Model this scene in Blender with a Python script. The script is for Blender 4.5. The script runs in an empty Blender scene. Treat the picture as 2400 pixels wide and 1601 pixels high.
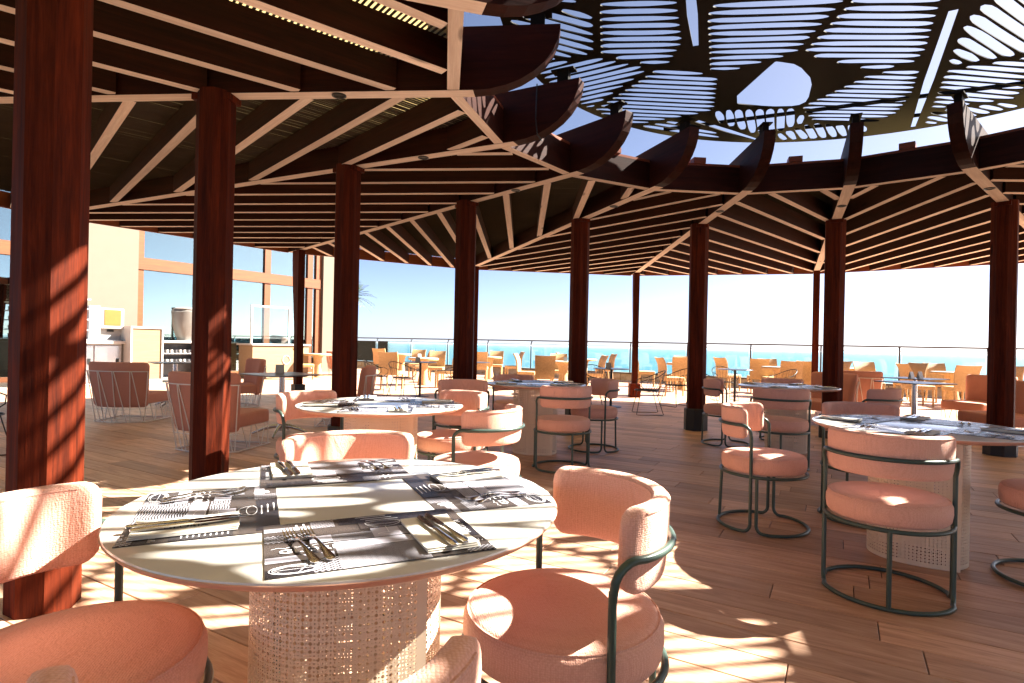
import bpy, bmesh, math, random
from math import sin, cos, pi, radians, sqrt, atan2, hypot
from mathutils import Vector, Matrix

random.seed(7)
sc = bpy.context.scene
COL = sc.collection

# ------------------------------------------------------------------ camera, sky, sun, exposure
cam_d = bpy.data.cameras.new("camera")
cam_d.sensor_width = 36.0
cam_d.lens = 1357 / 2400 * 36
cam_d.shift_y = 7.5 / 2400
cam_d.clip_start = 0.02
cam_d.clip_end = 200000
cam = bpy.data.objects.new("camera", cam_d)
COL.objects.link(cam)
cam.matrix_world = Matrix.Translation((0, 0, 1.17)) @ Matrix.Rotation(radians(90), 4, 'X') @ Matrix.Rotation(0.021, 4, 'Z')
sc.camera = cam

SUN_AZ = radians(14)      # from +X towards +Y
SUN_EL = radians(39)
world = bpy.data.worlds.new("World")
sc.world = world
world.use_nodes = True
wn = world.node_tree
for n in list(wn.nodes):
    wn.nodes.remove(n)
sky = wn.nodes.new("ShaderNodeTexSky")
sky.sky_type = 'NISHITA'
sky.sun_disc = False
sky.sun_elevation = SUN_EL
sky.sun_rotation = pi / 2 - SUN_AZ
sky.altitude = 0
sky.air_density = 0.26
sky.dust_density = 1.0
sky.ozone_density = 0.0
bg = wn.nodes.new("ShaderNodeBackground")
bg.inputs[1].default_value = 0.05
wo = wn.nodes.new("ShaderNodeOutputWorld")
wn.links.new(sky.outputs[0], bg.inputs[0])
wn.links.new(bg.outputs[0], wo.inputs[0])

sun_d = bpy.data.lights.new("sun", 'SUN')
sun_d.energy = 5.0
sun_d.angle = radians(0.55)
sun_d.color = (1.0, 0.93, 0.82)
sun = bpy.data.objects.new("sun", sun_d)
COL.objects.link(sun)
sdir = Vector((cos(SUN_EL) * cos(SUN_AZ), cos(SUN_EL) * sin(SUN_AZ), sin(SUN_EL)))
sun.rotation_euler = sdir.to_track_quat('Z', 'Y').to_euler()
sun.location = (20, 8, 25)

sc.view_settings.view_transform = 'Standard'
sc.view_settings.look = 'None'
sc.view_settings.gamma = 1
sc.view_settings.exposure = 3.0
sc.render.engine = 'CYCLES'
sc.cycles.max_bounces = 10
sc.cycles.diffuse_bounces = 5
sc.cycles.glossy_bounces = 4
sc.cycles.transparent_max_bounces = 16
sc.cycles.caustics_reflective = False
sc.cycles.caustics_refractive = False
sc.cycles.use_denoising = True

# ------------------------------------------------------------------ materials
class NT:
    def __init__(s, name):
        s.m = bpy.data.materials.new(name)
        s.m.use_nodes = True
        s.t = s.m.node_tree
        s.b = s.t.nodes["Principled BSDF"]
        s.out = s.t.nodes["Material Output"]
    def n(s, typ, **kw):
        x = s.t.nodes.new(typ)
        for k, v in kw.items():
            setattr(x, k, v)
        return x
    def l(s, a, b):
        s.t.links.new(a, b)
    def val(s, sock, v):
        if hasattr(v, 'is_output') or isinstance(v, bpy.types.NodeSocket):
            s.l(v, sock)
        else:
            sock.default_value = v
    def math(s, op, a, b=0.0, c=None):
        x = s.n("ShaderNodeMath", operation=op)
        s.val(x.inputs[0], a); s.val(x.inputs[1], b)
        if c is not None: s.val(x.inputs[2], c)
        return x.outputs[0]
    def mix(s, f, a, b, blend='MIX'):
        x = s.n("ShaderNodeMix", data_type='RGBA', blend_type=blend)
        s.val(x.inputs[0], f); s.val(x.inputs[6], a if not isinstance(a, tuple) else (*a, 1)); s.val(x.inputs[7], b if not isinstance(b, tuple) else (*b, 1))
        return x.outputs[2]
    def obj(s, scale=(1, 1, 1), loc=(0, 0, 0), which='Object'):
        tc = s.n("ShaderNodeTexCoord")
        mp = s.n("ShaderNodeMapping")
        s.l(tc.outputs[which], mp.inputs[0])
        s.val(mp.inputs[3], scale); s.val(mp.inputs[1], loc)
        return mp.outputs[0]
    def noise(s, vec, scale, detail=4, rough=0.55, dist=0.0):
        x = s.n("ShaderNodeTexNoise")
        if vec is not None: s.l(vec, x.inputs["Vector"])
        s.val(x.inputs["Scale"], scale); s.val(x.inputs["Detail"], detail); s.val(x.inputs["Roughness"], rough); s.val(x.inputs["Distortion"], dist)
        return x.outputs[0]
    def ramp(s, f, stops):
        x = s.n("ShaderNodeValToRGB")
        e = x.color_ramp.elements
        while len(e) < len(stops): e.new(0.5)
        for i, (p, c) in enumerate(stops):
            e[i].position = p; e[i].color = (*c, 1) if len(c) == 3 else c
        s.l(f, x.inputs[0])
        return x.outputs[0]
    def bump(s, h, strength=0.3, dist=0.002):
        x = s.n("ShaderNodeBump")
        s.val(x.inputs["Strength"], strength); s.val(x.inputs["Distance"], dist)
        s.l(h, x.inputs["Height"])
        s.l(x.outputs[0], s.b.inputs["Normal"])
    def set(s, **kw):
        for k, v in kw.items():
            k = {'col': 'Base Color', 'rough': 'Roughness', 'metal': 'Metallic', 'spec': 'Specular IOR Level', 'coat': 'Coat Weight', 'coatr': 'Coat Roughness',
                 'trans': 'Transmission Weight', 'sheen': 'Sheen Weight', 'alpha': 'Alpha', 'ior': 'IOR'}[k]
            if isinstance(v, tuple): v = (*v, 1)
            s.val(s.b.inputs[k], v)
        return s
    def rnd(s):
        return s.n("ShaderNodeObjectInfo").outputs["Random"]

def plain(name, col, rough=0.5, metal=0.0, var=0.0, vscale=8.0, **kw):
    t = NT(name).set(rough=rough, metal=metal, **kw)
    if var:
        f = t.noise(t.obj(), vscale, 5)
        t.set(col=t.mix(f, tuple(c * (1 - var) for c in col), tuple(min(1, c * (1 + var)) for c in col)))
    else:
        t.set(col=col)
    return t.m

def wood(name, c1, c2, axis='X', rough=0.38, coat=0.25, knots=True, gscale=1.0):
    t = NT(name)
    sc_ = {'X': (0.9, 16, 16), 'Z': (16, 16, 0.9)}[axis]
    v = t.obj(tuple(a * gscale for a in sc_))
    r = t.rnd()
    add = t.n("ShaderNodeVectorMath", operation='ADD')
    t.l(v, add.inputs[0])
    cx = t.n("ShaderNodeCombineXYZ")
    m = t.math('MULTIPLY', r, 37.0)
    for i in range(3): t.l(m, cx.inputs[i])
    t.l(cx.outputs[0], add.inputs[1])
    n1 = t.noise(add.outputs[0], 1.6, 6, 0.6, 0.6)
    n2 = t.noise(add.outputs[0], 9.0, 3, 0.6)
    g = t.math('MULTIPLY_ADD', n2, 0.35, t.math('MULTIPLY', n1, 0.7))
    col = t.ramp(g, [(0.3, c1), (0.55, tuple((a + b) / 2 for a, b in zip(c1, c2))), (0.72, c2)])
    hv = t.n("ShaderNodeHueSaturation")
    t.l(col, hv.inputs["Color"])
    t.val(hv.inputs["Value"], t.math('MULTIPLY_ADD', r, 0.35, 0.82))
    out = hv.outputs[0]; hgt = g
    if knots:
        vk = t.n("ShaderNodeTexVoronoi"); kv = t.obj({'X': (1.1, 5, 5), 'Z': (5, 5, 1.1)}[axis])
        ad2 = t.n("ShaderNodeVectorMath", operation='ADD'); t.l(kv, ad2.inputs[0]); t.l(cx.outputs[0], ad2.inputs[1])
        t.l(ad2.outputs[0], vk.inputs["Vector"]); t.val(vk.inputs["Scale"], 1.0)
        kn = t.ramp(vk.outputs["Distance"], [(0.05, (1, 1, 1)), (0.11, (0, 0, 0))])
        ck = t.noise(t.obj({'X': (0.7, 34, 34), 'Z': (34, 34, 0.7)}[axis]), 1.0, 5, 0.7, 1.5)
        cr = t.ramp(ck, [(0.67, (0, 0, 0)), (0.72, (1, 1, 1))])
        wear = t.noise(t.obj({'X': (2.5, 9, 9), 'Z': (9, 9, 2.5)}[axis]), 2.2, 6, 0.75)
        wr_ = t.ramp(wear, [(0.66, (0, 0, 0)), (0.74, (1, 1, 1))])
        out = t.mix(t.math('MULTIPLY', wr_, 0.35), out, tuple(min(1, 2.0 * b + .004) for b in c2))
        dk = t.math('MAXIMUM', kn, cr)
        out = t.mix(t.math('MULTIPLY', dk, 0.75), out, tuple(.35 * a for a in c1))
        hgt = t.math('SUBTRACT', g, t.math('MULTIPLY', dk, 0.8))
    t.set(col=out, rough=t.math('MULTIPLY_ADD', n2, 0.25, rough), coat=coat, coatr=0.3, spec=0.07 if knots else 0.4)
    t.bump(hgt, 0.35, 0.004)
    return t.m

def fabric(name, col, col2, k=190.0):
    t = NT(name)
    vo = t.n("ShaderNodeTexVoronoi"); t.l(t.obj(), vo.inputs["Vector"])
    t.val(vo.inputs["Scale"], k); t.val(vo.inputs["Randomness"], 0.4)
    p = t.math('MULTIPLY_ADD', vo.outputs["Distance"], -1.3, 1.0)
    n = t.noise(t.obj(), 6, 4)
    wv = t.noise(t.obj((1, 1, 1)), 900, 2)
    c = t.mix(p, col2, col)
    c = t.mix(t.math('MULTIPLY', n, 0.35), c, tuple(v * 0.72 for v in col))
    hv = t.n("ShaderNodeHueSaturation"); t.l(c, hv.inputs["Color"]); t.val(hv.inputs["Value"], t.math('MULTIPLY_ADD', t.rnd(), 0.16, 0.9))
    t.set(col=hv.outputs[0], rough=0.85, sheen=0.15, spec=0.25)
    wr = t.noise(t.obj((1, 1, .35)), 15, 4, 0.6, 0.8)
    t.bump(t.math('MULTIPLY_ADD', wr, 6.0, t.math('MULTIPLY_ADD', wv, 0.5, p)), 0.6, 0.0024)
    return t.m

M = {}
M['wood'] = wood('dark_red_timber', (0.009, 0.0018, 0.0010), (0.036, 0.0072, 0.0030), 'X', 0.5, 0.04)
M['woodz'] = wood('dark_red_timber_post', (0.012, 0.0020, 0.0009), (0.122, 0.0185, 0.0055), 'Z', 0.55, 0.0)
M['bounce_underside'] = wood('painted_bounce_timber_underside', (0.58, 0.48, 0.41), (0.84, 0.77, 0.69), 'X', 0.6, 0.0)  # paler copy of the timber: light bounced off the floor, put into the colour
M['frame_wood'] = wood('varnished_orange_timber', (0.095, 0.024, 0.0045), (0.175, 0.052, 0.009), 'X', 0.45, 0.05, False)
M['fascia'] = wood('red_fascia_board', (0.13, 0.03, 0.015), (0.24, 0.07, 0.03), 'X')
M['ply'] = wood('pale_plywood', (0.19, 0.125, 0.065), (0.25, 0.175, 0.10), 'X', 0.5, 0.0, False)
M['black_paint'] = plain('black_plinth_paint', (0.012, 0.012, 0.012), 0.55, var=0.3)
M['pink'] = fabric('pink_woven_upholstery', (0.86, 0.50, 0.385), (0.70, 0.36, 0.26))
M['pink_lounge'] = fabric('dusty_pink_upholstery', (0.62, 0.275, 0.185), (0.52, 0.215, 0.14), 260)
M['green'] = plain('dark_green_powder_coat', (0.045, 0.075, 0.062), 0.35, 0.2, var=0.15, vscale=30)
M['white_lacquer'] = plain('ivory_table_lacquer', (0.62, 0.60, 0.55), 0.22, var=0.03, vscale=3, coat=0.3)
M['salmon'] = plain('salmon_table_edge', (0.62, 0.34, 0.24), 0.4)
M['perf'] = plain('cream_perforated_steel', (0.76, 0.62, 0.45), 0.45, var=0.06)
M['canopy'] = plain('dark_bronze_steel', (0.0065, 0.0056, 0.0048), 0.55, 0.0, var=0.6, vscale=1.5, spec=0.04)
M['steel'] = plain('brushed_steel', (0.55, 0.56, 0.57), 0.25, 1.0, var=0.1)
M['chrome'] = plain('polished_cutlery_steel', (0.70, 0.69, 0.67), 0.12, 1.0)
M['black_metal'] = plain('black_wire_metal', (0.015, 0.02, 0.02), 0.4, 0.3)
M['white_metal'] = plain('white_wire_metal', (0.72, 0.66, 0.58), 0.4, 0.1)
M['rail'] = plain('dark_rail_steel', (0.10, 0.075, 0.065), 0.4, 0.6)
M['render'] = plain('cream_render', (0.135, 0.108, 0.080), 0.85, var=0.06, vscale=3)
M['white'] = plain('white_laminate', (0.40, 0.39, 0.37), 0.35, var=0.02)
M['grey_plastic'] = plain('grey_plastic', (0.42, 0.43, 0.45), 0.4)
M['dark_top'] = plain('dark_compact_tabletop', (0.06, 0.06, 0.065), 0.3, var=0.2)
M['cane'] = plain('reed_cane', (0.030, 0.019, 0.010), 0.7, var=0.35, vscale=3)
M['napkin'] = plain('ivory_paper_napkin', (0.74, 0.71, 0.63), 0.8, var=0.04)
M['ink'] = plain('navy_print', (0.02, 0.03, 0.06), 0.7)
M['mat_taupe'] = plain('taupe_print', (0.050, 0.040, 0.037), 0.27, var=0.1, vscale=20)
M['mat_dark'] = plain('charcoal_print', (0.018, 0.016, 0.020), 0.27, var=0.1, vscale=20)
M['mat_pale'] = plain('pale_lilac_print', (0.52, 0.51, 0.60), 0.27, var=0.04)
M['mat_white'] = plain('white_line_print', (0.78, 0.77, 0.80), 0.55)
M['orange'] = plain('orange_poster_print', (0.24, 0.09, 0.008), 0.5, var=0.25, vscale=9)
M['tarp'] = plain('grey_vinyl_cover', (0.15, 0.14, 0.125), 0.45, var=0.12)
M['bark'] = plain('palm_bark', (0.20, 0.15, 0.10), 0.9, var=0.3)
M['leaf'] = plain('green_frond', (0.075, 0.11, 0.025), 0.6, var=0.4, vscale=4)

def pattern(name, kind):
    t = NT(name)
    tc = t.n("ShaderNodeTexCoord")
    sp = t.n("ShaderNodeSeparateXYZ"); t.l(tc.outputs["Object"], sp.inputs[0])
    x, y, z = sp.outputs
    if kind == 'wave':
        w = t.math('SINE', t.math('MULTIPLY_ADD', x, 120.0, 0.0))
        s_ = t.math('SINE', t.math('MULTIPLY_ADD', w, 1.2, t.math('MULTIPLY', y, 1100.0)))
        f = t.math('GREATER_THAN', s_, 0.1)
    elif kind == 'lattice':
        a = t.math('ABSOLUTE', t.math('SINE', t.math('MULTIPLY', t.math('ADD', x, y), 300.0)))
        b = t.math('ABSOLUTE', t.math('SINE', t.math('MULTIPLY', t.math('SUBTRACT', x, y), 300.0)))
        f = t.math('LESS_THAN', t.math('MINIMUM', a, b), 0.28)
    else:
        br = t.n("ShaderNodeTexBrick")
        t.l(t.obj((1, 1, 1)), br.inputs["Vector"])
        t.val(br.inputs["Scale"], 90.0); t.val(br.inputs["Mortar Size"], 0.06)
        br.inputs["Color1"].default_value = (0, 0, 0, 1); br.inputs["Color2"].default_value = (0, 0, 0, 1); br.inputs["Mortar"].default_value = (1, 1, 1, 1)
        f = br.outputs["Color"]
    t.set(col=t.mix(f, (0.035, 0.030, 0.033), (0.46, 0.45, 0.50)), rough=0.27)
    return t.m
M['mat_wave'] = pattern('wave_print', 'wave')
M['mat_lattice'] = pattern('lattice_print', 'lattice')
M['mat_brick'] = pattern('brick_print', 'brick')

def wicker():
    t = NT('honey_wicker')
    tc = t.n("ShaderNodeTexCoord")
    sp = t.n("ShaderNodeSeparateXYZ"); t.l(tc.outputs["Object"], sp.inputs[0])
    x, y, z = sp.outputs
    a = t.math('SINE', t.math('MULTIPLY', t.math('ADD', x, y), 210.0))
    b = t.math('SINE', t.math('MULTIPLY', z, 300.0))
    p = t.math('MULTIPLY_ADD', t.math('MULTIPLY', a, b), 0.5, 0.5)
    n = t.noise(t.obj(), 40, 3)
    f = t.math('MULTIPLY_ADD', n, 0.5, t.math('MULTIPLY', p, 0.5))
    c = t.ramp(f, [(0.25, (0.20, 0.11, 0.038)), (0.55, (0.50, 0.32, 0.14)), (0.8, (0.68, 0.50, 0.27))])
    hv = t.n("ShaderNodeHueSaturation"); t.l(c, hv.inputs["Color"]); t.val(hv.inputs["Value"], t.math('MULTIPLY_ADD', t.rnd(), 0.3, 0.85))
    t.set(col=hv.outputs[0], rough=0.6)
    t.bump(p, 0.6, 0.004)
    return t.m
M['wicker'] = wicker()

def plank_mat():
    t = NT('brown_wood_effect_plank')
    r = t.rnd()
    isl = t.n("ShaderNodeNewGeometry").outputs["Random Per Island"]
    rr = t.math('FRACT', t.math('MULTIPLY_ADD', isl, 7.31, r))
    tc = t.n("ShaderNodeTexCoord")
    mp = t.n("ShaderNodeMapping"); t.l(tc.outputs["UV"], mp.inputs[0]); t.val(mp.inputs[3], (1.3, 15, 1))
    cx = t.n("ShaderNodeCombineXYZ"); m = t.math('MULTIPLY', rr, 53.0)
    t.l(m, cx.inputs[0]); t.l(m, cx.inputs[1])
    add = t.n("ShaderNodeVectorMath", operation='ADD'); t.l(mp.outputs[0], add.inputs[0]); t.l(cx.outputs[0], add.inputs[1])
    n1 = t.noise(add.outputs[0], 1.5, 6, 0.65, 0.8)
    n2 = t.noise(add.outputs[0], 10, 3, 0.6)
    g = t.math('MULTIPLY_ADD', n2, 0.3, t.math('MULTIPLY', n1, 0.75))
    c = t.ramp(g, [(0.28, (0.18, 0.086, 0.046)), (0.5, (0.44, 0.245, 0.152)), (0.75, (0.64, 0.43, 0.30))])
    hv = t.n("ShaderNodeHueSaturation"); t.l(c, hv.inputs["Color"]); t.val(hv.inputs["Value"], t.math('MULTIPLY_ADD', rr, 0.62, 0.72))
    dirt = t.noise(t.n("ShaderNodeNewGeometry").outputs["Position"], 1.3, 5, 0.6)
    c2 = t.mix(t.math('MULTIPLY', dirt, 0.25), hv.outputs[0], (0.42, 0.32, 0.25))
    t.set(col=c2, rough=t.math('MULTIPLY_ADD', n2, 0.25, 0.36), spec=0.45)
    t.bump(g, 0.18, 0.003)
    return t.m
M['plank'] = plank_mat()
M['joint'] = plain('dark_floor_joint', (0.05, 0.04, 0.035), 0.9, var=0.3)

def reed_sheet():
    t = NT('translucent_reed_sheet')
    n = t.noise(t.obj((2, 2, 2)), 3, 4)
    col = t.mix(n, (0.50, 0.36, 0.14), (0.70, 0.55, 0.26))
    d = t.n("ShaderNodeBsdfDiffuse"); tr = t.n("ShaderNodeBsdfTranslucent"); mx = t.n("ShaderNodeMixShader")
    t.l(col, d.inputs[0]); t.l(col, tr.inputs[0])
    mx.inputs[0].default_value = 0.38
    t.l(d.outputs[0], mx.inputs[1]); t.l(tr.outputs[0], mx.inputs[2])
    t.l(mx.outputs[0], t.out.inputs[0])
    return t.m
M['reed'] = reed_sheet()

def glass(name, tint, refl, rcol=(0.9, 0.95, 0.97)):
    t = NT(name)
    tr = t.n("ShaderNodeBsdfTransparent"); gl = t.n("ShaderNodeBsdfGlossy"); mx = t.n("ShaderNodeMixShader")
    tr.inputs[0].default_value = (*tint, 1); gl.inputs[0].default_value = (*rcol, 1); gl.inputs[1].default_value = 0.01
    fr = t.n("ShaderNodeFresnel"); fr.inputs[0].default_value = 1.5
    t.l(t.math('MINIMUM', t.math('ADD', fr.outputs[0], refl), 1.0), mx.inputs[0])
    t.l(tr.outputs[0], mx.inputs[1]); t.l(gl.outputs[0], mx.inputs[2]); t.l(mx.outputs[0], t.out.inputs[0])
    return t.m
M['window_glass'] = glass('reflective_window_glass', (0.36, 0.47, 0.47), 0.30, (0.62, 0.80, 0.80))
M['rail_glass'] = glass('balustrade_glass', (0.80, 0.93, 0.96), 0.0)

def sea_mat():
    t = NT('turquoise_sea')
    n = t.noise(t.n("ShaderNodeNewGeometry").outputs["Position"], 0.05, 6, 0.6)
    t.set(col=t.mix(n, (0.022, 0.098, 0.125), (0.040, 0.130, 0.158)), rough=0.35, spec=0.3)
    t.bump(n, 0.4, 1.0)
    return t.m
M['sea'] = sea_mat()
def stone():
    t = NT('ochre_rubble_stone')
    n = t.noise(t.obj(), 3.5, 5)
    t.set(col=t.ramp(n, [(0.35, (0.45, 0.36, 0.24)), (0.55, (0.60, 0.52, 0.40)), (0.68, (0.42, 0.24, 0.08))]), rough=0.9)
    t.bump(n, 0.5, 0.02)
    return t.m
M['stone'] = stone()

# ------------------------------------------------------------------ mesh helpers
class MB:
    def __init__(s):
        s.v = []; s.f = []; s.mi = []; s.cur = 0; s.uv = None
    def add(s, vs, fs):
        o = len(s.v)
        s.v.extend([tuple(p) for p in vs])
        s.f.extend([tuple(i + o for i in f) for f in fs])
        s.mi.extend([s.cur] * len(fs))
        return s
    def box(s, c, size, rot=None, taper=1.0):
        hx, hy, hz = (a / 2 for a in size)
        P = [Vector((x * hx * (taper if z > 0 else 1), y * hy * (taper if z > 0 else 1), z * hz)) for z in (-1, 1) for y in (-1, 1) for x in (-1, 1)]
        if rot is not None: P = [rot @ p for p in P]
        c = Vector(c)
        return s.add([p + c for p in P], [(0, 2, 3, 1), (4, 5, 7, 6), (0, 1, 5, 4), (2, 6, 7, 3), (0, 4, 6, 2), (1, 3, 7, 5)])
    def tube(s, pts, r, seg=8, closed=False, squash=None):
        pts = [Vector(p) for p in pts]
        n = len(pts); rings = []
        up = None
        for i, p in enumerate(pts):
            a = pts[(i - 1) % n] if (closed or i > 0) else p
            b = pts[(i + 1) % n] if (closed or i < n - 1) else p
            d = (b - a)
            d = d.normalized() if d.length > 1e-9 else Vector((0, 0, 1))
            if up is None:
                up = Vector((0, 0, 1)) if abs(d.z) < 0.9 else Vector((1, 0, 0))
            u = up - d * up.dot(d)
            if u.length < 1e-6: u = d.orthogonal()
            u.normalize(); w = d.cross(u); up = u
            rr = r[i] if isinstance(r, (list, tuple)) else r
            ring = []
            for k in range(seg):
                a_ = 2 * pi * k / seg
                ring.append(p + u * (rr * sin(a_)) + w * (rr * cos(a_)))
            rings.append(ring)
        vs = [q for ring in rings for q in ring]; fs = []
        m = n if closed else n - 1
        for i in range(m):
            j = (i + 1) % n
            for k in range(seg):
                k2 = (k + 1) % seg
                fs.append((i * seg + k, i * seg + k2, j * seg + k2, j * seg + k))
        if not closed:
            fs.append(tuple(range(seg))[::-1]); fs.append(tuple((n - 1) * seg + k for k in range(seg)))
        return s.add(vs, fs)
    def lathe(s, prof, seg=40, c=(0, 0)):
        vs = []; fs = []; n = len(prof)
        for k in range(seg):
            a = 2 * pi * k / seg
            for (r, z) in prof: vs.append((c[0] + r * cos(a), c[1] + r * sin(a), z))
        for k in range(seg):
            k2 = (k + 1) % seg
            for i in range(n - 1):
                fs.append((k * n + i, k2 * n + i, k2 * n + i + 1, k * n + i + 1))
        if prof[0][0] > 1e-6: fs.append(tuple(k * n for k in range(seg))[::-1])
        if prof[-1][0] > 1e-6: fs.append(tuple(k * n + n - 1 for k in range(seg)))
        return s.add(vs, fs)
    def prism(s, poly, z0, z1):
        n = len(poly)
        vs = [(x, y, z0) for x, y in poly] + [(x, y, z1) for x, y in poly]
        fs = [tuple(range(n))[::-1], tuple(range(n, 2 * n))] + [(i, (i + 1) % n, (i + 1) % n + n, i + n) for i in range(n)]
        return s.add(vs, fs)
    def mesh(s, name, mats, smooth=None):
        me = bpy.data.meshes.new(name)
        me.from_pydata(s.v, [], s.f)
        if not isinstance(mats, (list, tuple)): mats = [mats]
        for m in mats: me.materials.append(m)
        if len(mats) > 1: me.polygons.foreach_set('material_index', s.mi)
        if smooth is not None:
            me.polygons.foreach_set('use_smooth', [True] * len(me.polygons))
            me.set_sharp_from_angle(angle=radians(smooth))
        me.update()
        return me
    def build(s, name, mats, parent=None, smooth=None, loc=None, rot=None):
        return link(name, s.mesh(name, mats, smooth), parent, loc, rot)

def link(name, me, parent=None, loc=None, rot=None):
    o = bpy.data.objects.new(name, me)
    COL.objects.link(o)
    if parent is not None: o.parent = parent
    if loc is not None: o.location = loc
    if rot is not None: o.rotation_euler = rot
    return o
def tag(o, label, cat, group=None):
    o['label'] = label; o['category'] = cat
    if group: o['group'] = group
    return o
def thing(name, label=None, cat=None, loc=(0, 0, 0), rz=0.0, group=None):
    o = bpy.data.objects.new(name, None)
    o.empty_display_size = 0.1
    COL.objects.link(o)
    o.location = loc; o.rotation_euler = (0, 0, rz)
    if label: tag(o, label, cat, group)
    return o
def dup(src, loc, rz, label, group=None, cat=None):
    def cp(o, par):
        c = o.copy(); COL.objects.link(c)
        if par is not None:
            c.parent = par
            c.matrix_parent_inverse = o.matrix_parent_inverse.copy()
        for ch in o.children: cp(ch, c)
        return c
    r = cp(src, None)
    r.location = loc; r.rotation_euler = (0, 0, rz); r['label'] = label
    if group: r['group'] = group
    return r
used = {}
def place(make, key, loc, rz, label, group=None):
    """first call moves the prototype itself, later calls copy it"""
    if key not in used:
        used[key] = make()
        o = used[key]
        o.location = loc; o.rotation_euler = (0, 0, rz); o['label'] = label
        if group: o['group'] = group
        return o
    return dup(used[key], loc, rz, label, group)

def struct(o):
    o['kind'] = 'structure'; return o
RZ = lambda a: Matrix.Rotation(a, 3, 'Z')
RX = lambda a: Matrix.Rotation(a, 3, 'X')
RY = lambda a: Matrix.Rotation(a, 3, 'Y')

# ------------------------------------------------------------------ ground: sea, terrace floor with planks
PA = radians(-29.7)                       # direction of the planks and of the balustrade
RAIL0 = Vector((0.0, 22.3))               # a point on the balustrade line
pdx = Vector((cos(PA), sin(PA))); pdy = Vector((-sin(PA), cos(PA)))
rail_off = RAIL0.dot(pdy)

sea_me = MB()
sea_me.add([(-90000, -90000, 0), (90000, -90000, 0), (90000, 90000, 0), (-90000, 90000, 0)], [(0, 1, 2, 3)])
struct(sea_me.build('sea', M['sea'], loc=(0, 0, -24)))

floor = thing('terrace_floor'); struct(floor)
fb = MB()
u0, u1, v0, v1 = -24.0, 26.0, -7.0, rail_off
def uv2w(u, v): return pdx * u + pdy * v
fb.add([(*uv2w(u, v), z) for z in (-1.2, -0.016) for (u, v) in ((u0, v0), (u1, v0), (u1, v1), (u0, v1))],
       [(0, 3, 2, 1), (4, 5, 6, 7), (0, 1, 5, 4), (1, 2, 6, 5), (2, 3, 7, 6), (3, 0, 4, 7)])
fb.build('floor_slab', M['joint'], floor)
PW, PL = 0.195, 1.20
def plank_mesh(l, w):
    b = 0.0025; m = MB()
    hx, hy = l / 2 - 0.0022, w / 2 - 0.0022
    m.add([(-hx, -hy, -.014), (hx, -hy, -.014), (hx, hy, -.014), (-hx, hy, -.014),
           (-hx, -hy, -b), (hx, -hy, -b), (hx, hy, -b), (-hx, hy, -b),
           (-hx + b, -hy + b, 0), (hx - b, -hy + b, 0), (hx - b, hy - b, 0), (-hx + b, hy - b, 0)],
          [(8, 9, 10, 11)] + [(i, (i + 1) % 4, (i + 1) % 4 + 4, i + 4) for i in range(4)] + [(i + 4, (i + 1) % 4 + 4, (i + 1) % 4 + 8, i + 8) for i in range(4)])
    return m
proto_plank = plank_mesh(PL, PW).mesh('plank', M['plank'])
def plank_uv(me, off=None):
    ul = me.uv_layers.new(name='UVMap')
    for lp in me.loops:
        co = me.vertices[lp.vertex_index].co
        ul.data[lp.index].uv = (co.x, co.y) if off is None else off[lp.vertex_index]
plank_uv(proto_plank)
cells = []
nrow = int((v1 - v0) / PW)
for r in range(nrow):
    v = v1 - PW * (r + 0.5)
    sh = random.random() * PL
    nc = int((u1 - u0) / PL) - 1
    for c in range(nc):
        u = u0 + sh + (c + .5) * PL
        if u + PL / 2 > u1: continue
        p = uv2w(u, v)
        # distance measure for what shows largest: in front of the lens, near
        d = p.y
        vis = d > 1.1 and abs(p.x) < d * 1.0 + .3
        cells.append((d if vis else 1e6, p))
cells.sort(key=lambda t: t[0])
for d, p in cells[:300]:
    link('plank', proto_plank, floor, (p.x, p.y, random.uniform(-.0008, .0008)), (0, 0, PA))
rest = MB(); uvs = []
base = plank_mesh(PL, PW)
c_, s_ = cos(PA), sin(PA)
for d, p in cells[300:]:
    rest.add([(p.x + c_ * x - s_ * y, p.y + s_ * x + c_ * y, z) for x, y, z in base.v], base.f)
    uvs.extend([(x, y) for x, y, z in base.v])
rm = rest.mesh('planks_beyond', M['plank'])
ul = rm.uv_layers.new(name='UVMap')
import numpy as np
li = np.empty(len(rm.loops), dtype=np.int32); rm.loops.foreach_get('vertex_index', li)
ul.data.foreach_set('uv', np.array(uvs, dtype=np.float32)[li].ravel())
o = link('planks_beyond', rm, floor); o['kind'] = 'stuff'

# ------------------------------------------------------------------ pergola
CX, CY = 2.48, 3.88
RP = 4.5
NS = 16
PH = 3.4495
measured = {1: (-2.0, 2.5), 2: (-2.2, 4.24), 3: (-1.71, 5.93), 4: (-.61, 7.31), 5: (.93, 8.15), 6: (2.67, 8.35), 7: (4.36, 7.86), 8: (5.73, 6.77)}
def postpos(k):
    if k in measured: return Vector(measured[k])
    a = PH - (k - 1) * 2 * pi / NS
    return Vector((CX + RP * cos(a), CY + RP * sin(a)))
KS = list(range(-3, 13))
XTIP, XRING, XO, XEND = 2.5, 1.75, -5.25, -5.95
ZB = 2.94
SL = 0.004
def zbot(x): return ZB if x >= 0 else ZB + SL * x
pergola = thing('pergola', 'dark red timber pergola with octagonal posts and curved beam ends', 'pergola')
def frame(k):
    p = postpos(k)
    d = (Vector((CX, CY)) - p).normalized()
    return p, d
def bp(k, x, off=0.0):
    p, d = frame(k)
    n = Vector((-d.y, d.x))
    return p + d * x + n * off
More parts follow.
